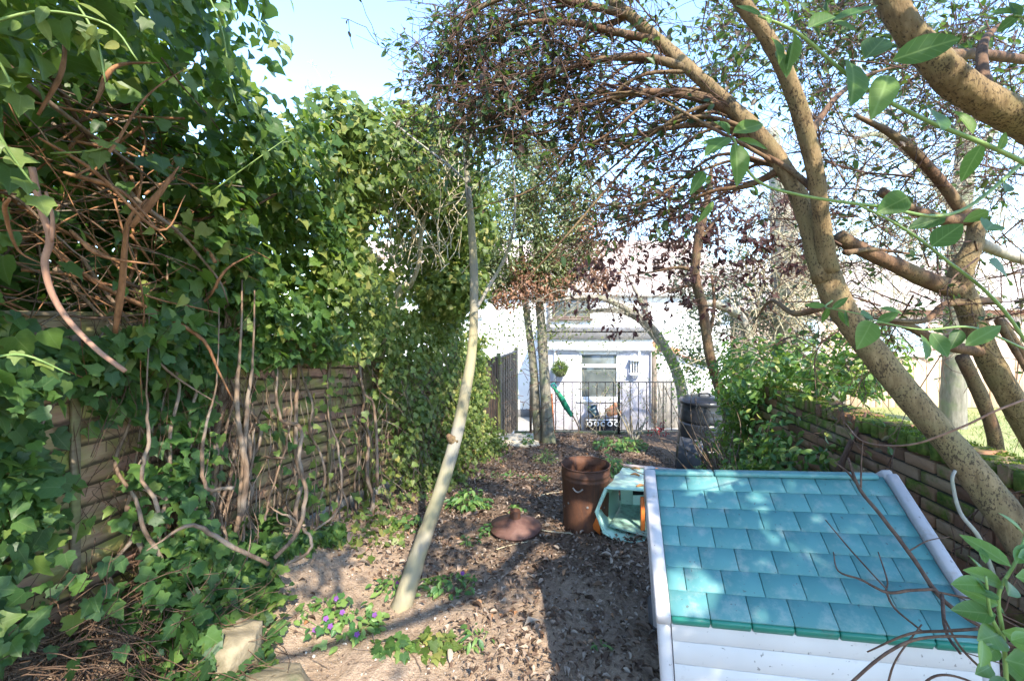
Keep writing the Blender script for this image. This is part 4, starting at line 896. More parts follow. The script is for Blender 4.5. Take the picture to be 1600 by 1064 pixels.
# lower curtain and the bank at its foot
n = 7600; y = rng.uniform(1.15, 3.7, n); z = rng.uniform(.0, 1.75, n); cl = wnoise(np.stack([y * 1.3, 0 * y, z], -1), 1.1, 17)
dens = np.ones(n); f1 = ((y - 2.30) / .26) ** 2 + ((z - 1.14) / .24) ** 2; dens = np.where(f1 < 1, .12, dens)
dens = np.where((y > 2.75) & (z > .42) & (z < 1.62), .06, dens); dens = np.where((y > 3.15) & (z > .25), np.minimum(dens, .06), dens)
dens = np.where((z < .66) & (y < 2.2), .12, dens); dens = np.where((y > 2.3) & (y < 2.7) & (z < 1.35) & (z > .75), .5, dens)
k = (rng.random(n) < dens) & (cl + rng.normal(size=n) * .4 > -.45); y, z, cl = y[k], z[k], cl[k]; n = len(y)
off = .09 + .07 * cl + np.abs(rng.normal(size=n)) * .05 + np.clip(.95 - z, 0, 1) * np.interp(y, [2.2, 3.0], [.62, .22])
p = hpt(y, off, z); p[:, 2] = np.maximum(p[:, 2], gz(p[:, 0], p[:, 1]) + .05)
nr, tp = rleaf(n, FNRM * .8, rng, .5, .55); push(p, nr, tp, rng.uniform(.055, .10, n))
# leaves trailing over the soil at the foot
n = 1300; y = rng.uniform(1.7, 3.3, n); off = rng.uniform(.2, .95, n) * np.interp(y, [2.1, 3.3], [1, .42]); p = hpt(y, off, 0 * y); cl = wnoise(p, 1.3, 27)
k = (y > 2.05 + .2 * cl) & (cl + 1.2 * (.6 * np.interp(y, [2.1, 3.3], [1, .45]) - off) + rng.normal(size=n) * .25 > .05); p = p[k]; n = len(p); p[:, 2] = gz(p[:, 0], p[:, 1]) + np.abs(rng.normal(size=n)) * .07 + .03
nr, tp = rleaf(n, [0.25, -.2, .9], rng, .4, .3, .1); push(p, nr, tp, rng.uniform(.05, .095, n))
foliage(ivy, IVY, np.concatenate(Lp), np.concatenate(Ln), np.concatenate(Lt), np.concatenate(Ls), M_ivy, 300, seed=1) if False else ivy_leaves()
# light young shoots hanging out of the top, close to the eye
for sh in ([(-30, 40, 1.0), (70, 18, 1.05), (170, 40, 1.1), (215, 95, 1.12)], [(40, -60, 1.05), (110, -5, 1.1), (150, 60, 1.12), (165, 130, 1.12)], [(130, -50, 1.1), (190, -10, 1.15), (225, 25, 1.15)],
           [(-40, 60, .95), (0, 100, 1.0), (30, 160, 1.02)], [(-30, 150, 1.0), (10, 230, 1.05), (60, 300, 1.1)], [(300, -60, 1.7), (345, 40, 1.7), (360, 130, 1.72), (375, 180, 1.75)], [(400, 30, 2.2), (430, 50, 2.2), (438, 70, 2.2)],
           [(-20, 560, 1.25), (40, 555, 1.25), (110, 585, 1.3)], [(80, 240, 1.5), (150, 235, 1.5), (185, 215, 1.5)], [(330, 300, 2.2), (400, 250, 2.2), (450, 215, 2.3)]):
    pts = curve(PP(*sh), 5); m_ = MB(); tube(m_, pts, [.004, .002], 5); m_.build('shoot', M_green, ivy, True)
    nl = 7 if len(sh) > 3 else 5; idx = np.linspace(2, len(pts) - 1, nl).astype(int); p = pts[idx] + rng.normal(size=(nl, 3)) * .012
    nr = unit(rng.normal(size=(nl, 3)) * .5 + [.6, -.5, .5]); tp = unit(rng.normal(size=(nl, 3)) * .4 + [.15, 0, -.9])
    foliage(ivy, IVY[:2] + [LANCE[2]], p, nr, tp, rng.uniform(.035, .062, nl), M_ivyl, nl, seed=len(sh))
# stem tangle in the hollow
for k in range(240):
    y0 = rng.uniform(1.5, 2.75); z0 = rng.uniform(1.75, 2.95); a = rng.normal() * .55 + rng.choice([0, -.7, .5], p=[.5, .35, .15])
    d = FDIR * math.cos(a) * rng.choice([1, -1], p=[.8, .2]) + np.array([0, 0, 1]) * math.sin(a) + FNRM * rng.normal() * .3
    L = rng.uniform(.35, 1.1); st = hpt(y0, rng.uniform(-.3, .28), z0) - d * L / 2
    m_ = MB(); r0 = .0022 + .011 * rng.random() ** 3; tube(m_, curve(wander(rng, st, d, L, 6, .16), 3), [r0, r0 * .8, r0 * .35], 6, lump=.12, rng=rng); m_.build('stem', (M_tangle, M_vine, M_tangle, M_dark)[k % 4], ivy, True)
for hand, r0 in (([(60, 215, 1.55), (150, 270, 1.7), (250, 360, 1.75), (290, 305, 1.8)], .010), ([(100, 270, 1.75), (190, 300, 1.8), (260, 375, 1.75)], .014), ([(110, 360, 1.7), (160, 400, 1.7), (250, 415, 1.75)], .012),
                 ([(205, 355, 1.8), (250, 300, 1.85), (280, 260, 1.9)], .020), ([(180, 520, 1.95), (190, 450, 1.9), (200, 350, 1.85), (230, 310, 1.9)], .020), ([(150, 160, 1.7), (180, 105, 1.8), (250, 98, 1.9)], .013), ([(15, 310, 1.35), (8, 330, 1.4), (28, 390, 1.5), (70, 415, 1.55)], .009),
                 ([(120, 275, 1.6), (170, 240, 1.7), (230, 150, 1.8), (310, 95, 1.95)], .008), ([(330, 460, 2.4), (355, 420, 2.4), (400, 395, 2.5)], .011), ([(60, 180, 1.4), (95, 115, 1.45), (100, 60, 1.5), (85, 10, 1.5)], .011)):
    m_ = MB(); r0 *= .75; tube(m_, curve(PP(*hand), 6), [r0 * .55, r0, r0 * .8, r0 * .5, r0 * .15], 7, lump=.14, rng=rng); m_.build('stem', M_tangle, ivy, True)
m_ = MB(); tube(m_, curve(PP((50, 262, 1.42), (62, 320, 1.43), (78, 372, 1.44), (70, 410, 1.44), (80, 455, 1.45), (105, 498, 1.46), (150, 545, 1.47), (196, 580, 1.48)), 6), [.009, .010, .0085, .007], 8); m_.build('bare_stem', M_pink, ivy, True)
m_ = MB(); tube(m_, curve(PP((80, 378, 1.44), (82, 340, 1.43), (72, 300, 1.42)), 5), [.007, .004], 6); m_.build('bare_stem', M_pink, ivy, True)
# woody vines up the fence
vy = np.concatenate([rng.uniform(2.15, 2.9, 12), rng.uniform(2.9, 4.5, 9), rng.normal(2.74, .12, 24), rng.normal(3.25, .06, 4), rng.normal(4.35, .2, 10)])
for k, y0 in enumerate(vy):
    o0 = rng.uniform(.06, .30); zb_ = float(gz(*hpt(y0, o0, 0.)[:2])); H_ = rng.uniform(.7, 1.9); nst = 8; pts = []; yy = y0; oo = o0
    for s in range(nst + 1):
        f = s / nst; pts.append(hpt(yy, max(.055, oo * (1 - f) + .07 * f + .02 * rng.normal()), zb_ - .03 + H_ * f)); yy += rng.normal() * .055 + .012
    r0 = .003 + .016 * rng.random() ** 2.4
    m_ = MB(); tube(m_, curve(pts, 4), [r0 * 1.15, r0, r0 * .85, r0 * .4], 7, lump=.13, rng=rng); m_.build('vine', M_vine, ivy, True)
for hand, r0 in (([(440, 520, 3.2), (432, 600, 3.15), (440, 655, 3.1), (470, 668, 3.05), (468, 720, 3.0), (478, 770, 2.98), (465, 830, 2.95), (430, 870, 2.8)], .018), ([(452, 500, 3.3), (455, 640, 3.2), (440, 720, 3.1), (420, 780, 3.0), (415, 812, 2.9)], .010),
                 ([(415, 790, 3.0), (455, 810, 3.0), (485, 840, 3.05), (482, 862, 3.0), (450, 880, 2.9)], .014), ([(340, 600, 2.5), (318, 690, 2.45), (322, 760, 2.42), (365, 762, 2.4)], .013), ([(405, 712, 3.1), (445, 717, 3.0)], .010),
                 ([(515, 545, 3.7), (512, 640, 3.65), (530, 710, 3.6), (530, 790, 3.5), (490, 830, 3.4)], .011), ([(230, 860, 2.1), (300, 820, 2.2), (355, 850, 2.3), (420, 880, 2.5)], .015), ([(555, 470, 4.2), (565, 600, 4.1), (585, 640, 4.1), (590, 760, 4.1)], .018),
                 ([(228, 615, 2.2), (232, 690, 2.18), (222, 740, 2.15), (250, 800, 2.1)], .012), ([(395, 560, 2.8), (385, 650, 2.75), (378, 760, 2.7), (370, 830, 2.65)], .020), ([(375, 545, 2.75), (370, 640, 2.7), (385, 740, 2.7), (372, 820, 2.65)], .022)):
    m_ = MB(); r0 *= .72; q_ = curve(PP(*hand), 6); q_ = q_ + rng.normal(size=q_.shape) * .0025 + .004 * np.sin(np.arange(len(q_)) * 1.3)[:, None] * FDIR; q_ = np.vstack([q_[0] + [0, .02, .42], q_[0] + [.01, 0, .2], q_]) if r0 > .0075 and q_[0][2] - q_[-1][2] > .4 else q_; tube(m_, q_, [r0 * .3, r0 * .8, r0, r0, r0 * 1.1], 8, lump=.10, rng=rng); m_.build('vine', M_vine, ivy, True)
m_ = MB()
for k in range(1500):          # fuzz of aerial roots on the fence
    y0 = rng.choice([rng.uniform(2.1, 4.6), rng.normal(2.72, .14), rng.normal(3.5, .3)]); z0 = rng.uniform(.3, 1.75)
    if 2.95 < y0 < 4.6 and rng.random() < .85: continue
    d = unit(FDIR * rng.normal() * .5 + np.array([0, 0, rng.choice([-1, 1])]) + FNRM * .15 * rng.normal())
    L = rng.uniform(.12, .55); Tb(m_, wander(rng, hpt(y0, rng.uniform(.04, .12), z0), d, L, 4, .22), [.0024, .001], 3)
for k in range(900):          # matted rootlets on the bank nearest the camera
    y0 = rng.uniform(1.35, 2.5); o0 = rng.uniform(.05, .65); p = hpt(y0, o0, 0.); p[2] = float(gz(p[0], p[1])) + rng.uniform(.01, .22) * (1 - o0)
    w_ = wander(rng, p, unit(np.array([rng.normal() * .6 + .3, rng.normal() * .6, -.25])), rng.uniform(.15, .5), 5, .3); w_[:, 2] = np.maximum(w_[:, 2], gz(w_[:, 0], w_[:, 1]) + .006)
    Tb(m_, w_, [.0035, .0015], 3)
m_.build('rootlets', M_dark, ivy, True, 'stuff')

# ------------------------------------------------------------------ ivy further along: sunlit curtain and the ivy clad tree
def blobs(E, n, rng, inner=.55, clump=.5, cf=.9, seed=3, open_below=None):
    """points in the outer shell of a cloud of ellipsoids, thinned in clumps"""
    E = np.asarray(E, float); A = E[:, 3] * E[:, 4]; k = rng.choice(len(E), n, p=A / A.sum()); d = unit(rng.normal(size=(n, 3)))
    r = inner + (1.06 - inner) * rng.random(n) ** .5; p = E[k, :3] + d * E[k, 3:6] * r[:, None]; keep = np.ones(n, bool)
    for e in E:
        q = (p - e[:3]) / e[3:6]; keep &= ~((np.sum(q * q, 1) < (inner * .9) ** 2))
    keep &= wnoise(p, cf, seed) + rng.normal(size=n) * .3 > -clump
    return p[keep], unit(d[keep] / E[k[keep], 3:6])
sun_ivy = thing('ivy_curtain', 'sunlit yellow-green ivy curtain over the fence behind the leaning trunk', 'ivy', fp(5.4, 0, -.1))
Lp, Ln, Lt, Ls = [], [], [], []
n = 25000; y = rng.uniform(3.45, 8.5, n); lo = np.interp(y, [3, 5, 7, 8.7], [.05, -.15, -.45, -.55]); hi = np.interp(y, [3.4, 4.1, 4.6, 6, 7.5, 8.6], [2.5, 2.15, 1.95, 1.95, 1.6, 1.0]); z = lo + (hi - lo) * rng.random(n)
cl = wnoise(np.stack([y, 0 * y, z], -1), 1.1, 37); dens = np.where((y < 4.55) & (z < 1.5) & (z > .05), .07, 1.); dens = np.where((y >= 4.55) & (y < 5.2) & (z < .9), .35, dens)
k = (rng.random(n) < dens) & (cl + rng.normal(size=n) * .35 > -.6); y, z, cl = y[k], z[k], cl[k]; n = len(y)
off = .16 + .15 * cl + np.abs(rng.normal(size=n)) * .10 + np.clip(.35 - (z - np.interp(y, [3, 5, 7, 8.7], [.05, -.15, -.45, -.55])), 0, 1) * rng.uniform(0, 1.2, n) + .15 * sstep(1.2, 2.0, z)
off = off + rng.choice([0, -.25, -.42, -.6], n, p=[.60, .16, .12, .12]); p = hpt(y, off, z); p[:, 2] = np.maximum(p[:, 2], gz(p[:, 0], p[:, 1]) + .03)
nr, tp = rleaf(n, FNRM + [0, -.25, 0], rng, .6, .45)
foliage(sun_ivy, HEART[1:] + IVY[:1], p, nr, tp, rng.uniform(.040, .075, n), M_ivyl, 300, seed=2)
m_ = MB()
for k in range(420):
    y0 = rng.uniform(4.3, 7.2); z0 = rng.uniform(-.1, 1.6); d = unit(FDIR * rng.normal() * .5 + np.array([0, 0, -1]) + FNRM * .25 * rng.normal()); Tb(m_, wander(rng, hpt(y0, rng.uniform(.05, .34), z0), d, rng.uniform(.2, .8), 5, .22), [.003 * rng.uniform(.5, 2.0), .001], 3)
m_.build('bare_stems', M_vine, sun_ivy, True, 'stuff')
ivt = thing('ivy_tree', 'ivy clad tree with bare pale limbs in its lit hollow, against blue sky', 'tree', fp(4.9, -.1, -.1))
E = [(-1.15, 4.35, 3.25, .58, .6, .62), (-.80, 5.1, 3.45, .50, .55, .58), (-1.75, 3.9, 3.0, .55, .5, .55), (-.55, 5.4, 3.0, .40, .5, .6), (-1.0, 4.8, 3.75, .34, .4, .36), (-1.35, 4.2, 2.55, .4, .55, .4), (-.72, 5.3, 2.2, .45, .5, .35), (-1.55, 4.0, 3.5, .35, .35, .33), (-1.5, 4.9, 2.6, .5, .5, .9), (-.95, 5.9, 2.5, .4, .5, .9)]
E += [(-1.0, 5.5, 2.8, .7, .35, .8), (-1.5, 4.9, 3.2, .5, .4, .6)]
p, d = blobs(E, 19000, rng, .4, .55, 1.0, 41)
hol = ((p[:, 0] / p[:, 1] + .235) / .085) ** 2 + ((p[:, 2] - 2.62) / .42) ** 2; k = (hol > 1) | (p[:, 1] > 5.05) | (rng.random(len(p)) < .05); p, d = p[k], d[k]
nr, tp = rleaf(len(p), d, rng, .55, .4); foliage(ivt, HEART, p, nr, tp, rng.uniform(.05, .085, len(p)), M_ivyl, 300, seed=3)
base = fp(5.0, -.15, -.2)
for hand, r0 in (([tuple(base)], .09), ([(640, 450, 5.0), (655, 410, 4.9), (662, 345, 4.85), (690, 285, 4.85)], .026), ([(655, 385, 4.9), (640, 345, 4.85), (648, 300, 4.8), (630, 250, 4.85)], .019), ([(590, 408, 4.6), (568, 380, 4.5), (556, 330, 4.5), (562, 270, 4.5), (560, 215, 4.55)], .022),
                 ([(600, 405, 4.5), (560, 395, 4.4), (510, 365, 4.2), (480, 350, 4.0)], .016), ([(590, 370, 4.5), (560, 350, 4.4), (520, 320, 4.2)], .010), ([(680, 300, 4.9), (660, 260, 4.9), (655, 215, 4.95)], .014), ([(600, 330, 4.7), (585, 290, 4.7), (590, 240, 4.7)], .010), ([(530, 335, 4.2), (490, 315, 4.0), (430, 300, 3.6)], .008), ([(610, 290, 4.7), (640, 320, 4.8), (650, 345, 4.85)], .009), ([(575, 400, 4.5), (545, 405, 4.4), (510, 385, 4.2)], .012)):
    m_ = MB()
    if len(hand) == 1: pts = np.vstack([base, base + [.02, -.05, 1.2], P(620, 470, 5.0), P(640, 445, 5.0)]); m_n = 'trunk'
    else: pts = PP(*hand); m_n = 'limb'
    tube(m_, curve(pts, 5), [r0, r0 * .9, r0 * .5], 7, lump=.08, rng=rng); m_.build(m_n, M_pale, ivt, True)
m_ = MB()
for k in range(160):
    s = np.array([rng.uniform(-1.5, -.5), rng.uniform(4.2, 5.0), rng.uniform(2.3, 3.3)]); Tb(m_, wander(rng, s, [rng.normal() * .5, rng.normal() * .4, 1], rng.uniform(.25, .8), 5, .25), [.006, .002], 4)
for k in range(26):           # seed heads and bare tips over the top
    s = P(rng.uniform(470, 700), rng.uniform(150, 230), 4.8); w_ = wander(rng, s, [rng.normal() * .3, 0, 1], rng.uniform(.15, .4), 4, .2); Tb(m_, w_, [.004, .0015], 3)
    for q in range(7): Tb(m_, wander(rng, w_[-1], rng.normal(size=3) + [0, 0, .4], .05, 2, .3), [.002, .004], 3)
m_.build('twigs', M_pale, ivt, True, 'stuff')

# ------------------------------------------------------------------ thin leaning tree
yt = thing('leaning_tree', 'thin pale tree whose bare trunk leans up from the sunlit soil', 'tree', P(630, 945, 2.97))
tr = curve(PP((616, 990, 2.96), (632, 935, 2.97), (655, 860, 3.02), (682, 785, 3.1), (708, 700, 3.22), (727, 615, 3.34), (738, 540, 3.45), (741, 450, 3.55), (737, 360, 3.65), (730, 280, 3.72), (726, 205, 3.8), (722, 150, 3.85)), 6)
m_ = MB(); tube(m_, tr, [.10, .064, .054, .049, .045, .041, .037, .033, .029, .024, .019, .010], 16, lump=.05, rng=rng); m_.build('trunk', M_young, yt, True)
m_ = MB(); tube(m_, curve(PP((709, 690, 3.22), (703, 684, 3.19), (700, 680, 3.17)), 3), [.036, .024, .014], 9, lump=.2, rng=rng); m_.build('knot', M_mottd, yt, True)
for hand, r0 in (([(741, 488, 3.5), (760, 455, 3.55), (790, 400, 3.6), (803, 350, 3.62), (804, 290, 3.65), (797, 230, 3.7)], .016), ([(735, 290, 3.7), (700, 258, 3.75), (650, 220, 3.8), (600, 180, 3.9), (572, 155, 3.95)], .012), ([(726, 220, 3.8), (712, 185, 3.8), (700, 160, 3.8), (697, 140, 3.8)], .010), ([(725, 225, 3.8), (745, 190, 3.75), (770, 165, 3.7)], .010)):
    m_ = MB(); tube(m_, curve(PP(*hand), 6), [r0, r0 * .7, r0 * .3], 7); m_.build('branch', M_grey, yt, True)
n = 170; p = P(760, 185, 3.75) + rng.normal(size=(n, 3)) * [.22, .2, .16]; nr, tp = rleaf(n, [0, -.6, .5], rng, .7, .2, 1.0)
foliage(yt, OVAL, p, nr, tp, rng.uniform(.05, .10, n), M_crown, 120, seed=5)

# ------------------------------------------------------------------ evergreen with twin trunks by the railing
bay = thing('bay_tree', 'twin trunked evergreen with olive leaves and a browned skirt by the railing', 'tree', gp(.6, 8.8))
def trunk(root, hand, r, mat=None, nm='trunk', n=10, k=6, lump=.05):
    m_ = MB(); tube(m_, curve(PP(*hand), k), r, n, lump=lump, rng=rng); return m_.build(nm, mat or M_grey, root, True)
trunk(bay, [(858, 705, 8.75), (855, 660, 8.75), (851, 590, 8.8), (845, 500, 8.8), (840, 430, 8.85), (836, 330, 8.9), (830, 240, 8.9)], [.16, .115, .10, .085, .07, .04, .02], M_baybark)
trunk(bay, [(843, 690, 8.9), (838, 640, 8.9), (832, 560, 8.95), (822, 480, 9.0), (815, 400, 9.0), (808, 300, 9.0)], [.10, .09, .08, .065, .05, .02], M_baybark)
E = [(.3, 8.8, 4.6, .75, .7, .8), (-.35, 8.9, 3.9, .75, .7, .75), (.8, 8.9, 3.8, .8, .7, .8), (.1, 8.6, 3.2, .8, .6, .7), (-.75, 9.0, 3.2, .6, .6, .6), (1.15, 8.9, 3.1, .6, .6, .6), (.45, 8.9, 5.1, .45, .45, .55), (-.5, 8.8, 2.5, .65, .5, .4), (1.3, 9.2, 4.2, .5, .5, .7), (-.9, 9.0, 4.3, .4, .4, .5), (.6, 8.7, 2.6, .6, .5, .45), (-1.1, 8.9, 3.0, .55, .6, .8), (-.95, 8.8, 3.8, .5, .5, .5), (-.7, 8.7, 2.3, .5, .4, .3)]
p, d = blobs(E, 34000, rng, .35, .55, .8, 51); nr, tp = rleaf(len(p), d, rng, .6, .4, .2)
foliage(bay, SMALL, p, nr, tp, rng.uniform(.06, .11, len(p)), M_bay, 0, seed=6)
E2 = [(1.75, 8.6, 2.5, .35, .3, .3), (-.1, 8.5, 2.2, .3, .3, .25), (.55, 8.45, 2.35, .6, .4, .35), (1.2, 8.5, 2.7, .55, .4, .4), (1.5, 8.6, 3.3, .4, .4, .5), (0.2, 8.5, 2.7, .3, .3, .3)]
p, d = blobs(E2, 3600, rng, .2, .35, 1.2, 55); nr, tp = rleaf(len(p), d, rng, .7, .1, 1.0); foliage(bay, SMALL, p, nr, tp, rng.uniform(.06, .11, len(p)), M_dead, 0, stuff='dry_foliage', seed=7)
n = 700; p = np.array([.35, 8.7, 1.6]) + rng.normal(size=(n, 3)) * [.75, .3, .35]; k = p[:, 2] < 2.4; p = p[k]; nr, tp = rleaf(len(p), [0, -.4, .5], rng, .8, .2, .5); foliage(bay, SMALL, p, nr, tp, rng.uniform(.06, .10, len(p)), M_bay, 0, stuff='low_foliage', seed=8)
m_ = MB()
for k in range(120):
    s = P(rng.uniform(800, 860), rng.uniform(300, 480), 8.85); Tb(m_, wander(rng, s, [rng.normal(), rng.normal() * .5, .4], rng.uniform(.4, 1.2), 5, .25), [.014, .003], 3)
for k in range(40):
    s = P(rng.uniform(815, 870), rng.uniform(520, 680), 8.7); Tb(m_, wander(rng, s, [rng.normal(), rng.normal() * .5, .3], rng.uniform(.3, .7), 5, .25), [.007, .002], 3)
m_.build('twigs', M_twig, bay, True, 'stuff')
# ------------------------------------------------------------------ leaning mottled tree beside the playhouse
rng = np.random.default_rng(61)
mt = thing('mottled_tree', 'forked mottled tree leaning over the playhouse under a twiggy brown crown', 'tree', (2.16, 1.56, 0))
tp_ = curve(np.vstack([[(2.17, 1.55, -.05), (2.17, 1.60, .45)], PP((1620, 880, 1.83), (1560, 790, 1.90), (1485, 695, 2.0), (1405, 600, 2.08), (1340, 520, 2.14), (1306, 465, 2.17), (1292, 430, 2.18))]), 7)
m_ = MB(); tube(m_, tp_, [.12, .095, .072, .064, .059, .057, .056, .062, .054], 20, lump=.055, rng=rng); m_.build('trunk', M_mott, mt, True)
A_ = [(1290, 440, 2.18), (1262, 345, 2.22), (1225, 262, 2.27), (1180, 205, 2.31), (1130, 155, 2.36), (1080, 110, 2.42), (1030, 65, 2.48), (985, 25, 2.52), (930, -20, 2.58)]
B_ = [(1296, 425, 2.16), (1284, 350, 2.13), (1272, 260, 2.09), (1245, 160, 2.05), (1205, 70, 2.0), (1160, 5, 1.96), (1120, -60, 1.92)]
trunk(mt, A_, [.054, .046, .041, .038, .035, .034, .032, .029, .024], M_mott, 'limb', 14, 6, .08)
trunk(mt, B_, [.043, .037, .036, .035, .034, .032, .029], M_mott, 'limb', 14, 6, .08)
limbs = [([(1225, 262, 2.28), (1165, 215, 2.34), (1110, 195, 2.42), (1030, 205, 2.5), (960, 240, 2.6)], [.032, .026, .020, .012, .006]), ([(1150, 175, 2.35), (1080, 150, 2.4), (1000, 145, 2.45), (920, 165, 2.55), (850, 210, 2.7)], [.030, .024, .018, .012, .005]),
         ([(1080, 110, 2.42), (1010, 90, 2.45), (930, 95, 2.5), (860, 120, 2.6), (790, 170, 2.7)], [.026, .02, .016, .012, .005]), ([(1030, 65, 2.48), (960, 50, 2.5), (880, 35, 2.55), (800, 40, 2.6), (720, 80, 2.7)], [.024, .02, .016, .012, .005]),
         ([(985, 25, 2.52), (900, 5, 2.5), (820, -10, 2.5), (740, 20, 2.55), (680, 90, 2.6)], [.022, .02, .016, .012, .004]), ([(1225, 262, 2.27), (1170, 290, 2.4), (1110, 300, 2.5), (1050, 330, 2.6)], [.022, .016, .01, .005]),
         ([(1275, 300, 2.12), (1240, 270, 2.2), (1190, 235, 2.3), (1140, 190, 2.4)], [.018, .014, .01, .006]), ([(1285, 480, 2.15), (1240, 490, 2.3), (1205, 470, 2.5), (1180, 500, 2.7)], [.020, .014, .009, .004]),
         ([(1260, 220, 2.1), (1300, 160, 2.3), (1350, 120, 2.5), (1420, 100, 2.8)], [.018, .014, .01, .005]), ([(1320, 395, 2.3), (1370, 390, 2.4), (1440, 400, 2.6)], [.014, .01, .006])]
for k in range(16):
    i = rng.integers(2, 8); u_, v_, y_ = A_[i]; l_ = rng.uniform(160, 380); a_ = rng.uniform(-.4, 1.0)
    limbs.append(([(u_, v_, y_), (u_ - l_ * .3, v_ + l_ * .3 * (a_ - .35) + rng.uniform(-8, 8), y_ + rng.uniform(0, .4)), (u_ - l_ * .65, v_ + l_ * .65 * (a_ - rng.uniform(-.15, .25)), y_ + rng.uniform(.1, .4)), (max(u_ - l_, rng.uniform(665, 800)), v_ + l_ * a_, y_ + rng.uniform(.2, .6))], [.012, .009, .006, .002]))
for hand, r in limbs: trunk(mt, hand, r, M_mottd, 'branch', 8, 6, .05)
# twigs: long sweeping sprays, each with side twigs and leaves
tw = MB(); CP, CD = [], []
def spray(tw, pts, r0, rng, side=8, sl=.3, lp=None, ld=None, leaf=1.0, kink=.16, sub=1, sag=.05):
    pts = curve(pts, 6); m = len(pts); Tb(tw, pts, [r0, r0 * .6, r0 * .2], 4); tg = unit(np.gradient(pts, axis=0))
    for k in range(side):
        i = int(rng.uniform(.2, .98) * (m - 1)); L = sl * rng.uniform(.4, 1.2); d = unit(tg[i] + rng.normal(size=3) * .55 - [0, 0, sag]); w_ = wander(rng, pts[i], d, L, 5, kink); Tb(tw, w_, [max(r0 * .4, .0022), .0016], 3)
        ends = [w_]
        for q in range(sub):
            j = rng.integers(1, 5); w2 = wander(rng, w_[j], unit(w_[j] - w_[j - 1] + rng.normal(size=3) * .8), L * .5, 3, .25); Tb(tw, w2, [max(r0 * .25, .0018), .0014], 3); ends.append(w2)
        if lp is not None:
            for w2 in ends:
                for q in range(rng.poisson(leaf * 3)):
                    lp.append(w2[rng.integers(1, len(w2))] + rng.normal(size=3) * .004); ld.append(w2[-1] - w2[-2])
starts = [P(*a) for l, _ in limbs[:6] for a in l[1:]]
for k in range(190):
    s = starts[rng.integers(len(starts))] + rng.normal(size=3) * .02; u, v, yq = U0 + F * s[0] / s[1], V0 - F * (s[2] - H) / s[1], s[1]
    du = rng.uniform(90, 270); dv = rng.uniform(-20, 150) + max(0, 60 - v) * .5; e = P(max(u - du, 640 + rng.uniform(0, 230) * rng.random()), min(v + dv, 400), yq + rng.uniform(.0, .9))
    if (U0 + F * e[0] / e[1]) < 800 and (V0 - F * (e[2] - H) / e[1]) > 230: e[2] += .45
    mdl = (s + e) / 2 + np.array([0, 0, rng.uniform(-.06, .16)]) + rng.normal(size=3) * .08
    spray(tw, [s, mdl, e], rng.uniform(.0025, .006), rng, 8, .30, CP, CD, .30 if u < 960 else .22)
for k in range(70):          # short dense sprays in the top corner and the dark heart of the crown
    s = P(rng.uniform(690, 1050), rng.uniform(-60, 230), rng.uniform(2.3, 3.0)); spray(tw, [s, s + rng.normal(size=3) * .12, s + unit(rng.normal(size=3) + [-.8, .3, -.5]) * rng.uniform(.3, .7)], .005, rng, 9, .30, CP, CD, .36)
for k in range(110):          # between and right of the forks
    s = P(rng.uniform(1080, 1600), rng.uniform(-40, 120), rng.uniform(2.5, 3.6)); spray(tw, [s, s + rng.normal(size=3) * .12, s + unit(rng.normal(size=3) + [-.3, .3, -.2]) * rng.uniform(.3, .8)], .005, rng, 9, .34, CP, CD, .62)
tw.build('twigs', M_twig, mt, True, 'stuff')
CP = np.array(CP); CD = unit(np.array(CD)); nr, tp = rleaf(len(CP), [0, -.5, .6], rng, .7, .1, .55); tp = unit(tp + CD * .6)
foliage(mt, OVAL, CP, nr, tp, rng.uniform(.030, .068, len(CP)), M_crown, 300, seed=9)
# unseen foliage added overhead and behind the camera to shade the garden
n = 24000; q = np.stack([rng.uniform(-1.9, 3.8, n), rng.uniform(-3.6, 1.7, n), rng.uniform(2.7, 4.3, n)], -1)
n2 = 9000; zq = rng.uniform(2.8, 4.2, n2); q2 = np.stack([rng.uniform(.25, 1.9, n2), rng.uniform(1.7, 4.0, n2), 0 * zq], -1) + np.array(SUN_DIR) * (zq / SUN_DIR.z)[:, None]; q = np.vstack([q, q2]); n = len(q)   # extra leaves added up the sun's path to shade the playhouse
g_ = q - np.array(SUN_DIR) * (q[:, 2:] / SUN_DIR.z)      # sun landing points, for cutting gaps where light should fall
gap = (((g_[:, 0] + .72) / 1.0) ** 2 + ((g_[:, 1] - 2.38) / .72) ** 2 < 1) | ((np.abs(g_[:, 0] + 1.0) < .22) & (np.abs(g_[:, 1] - 3.7) < .75)) | (((g_[:, 0] + .05) / .3) ** 2 + ((g_[:, 1] - 3.6) / .18) ** 2 < 1) | (g_[:, 1] > 5.9) | ((g_[:, 0] < -2.25) & (g_[:, 1] > 4.9))
for cx_, cy_, r_ in [(.2, 2.6, .13), (.05, 3.0, .10), (.35, 3.3, .11), (.15, 3.7, .09), (-.2, 4.5, .14), (.4, 4.2, .10), (.0, 5.0, .13), (.6, 4.6, .1), (.50, 2.72, .05), (.58, 2.9, .04), (.66, 2.78, .06), (.52, 3.05, .05), (.74, 3.0, .035), (.44, 2.5, .05), (.62, 3.2, .06), (.85, 3.15, .03), (.40, 2.2, .06), (.5, 2.05, .06), (.62, 2.25, .04), (.36, 1.95, .05), (.95, 2.75, .03), (.25, 3.6, .08), (.0, 4.2, .07), (-.3, 4.4, .08), (.3, 4.9, .07), (-.5, 3.4, .06), (.1, 5.3, .1), (.55, 5.0, .07)]: gap |= (g_[:, 0] - cx_ - .12) ** 2 + (g_[:, 1] - cy_) ** 2 < (r_ * 1.5) ** 2
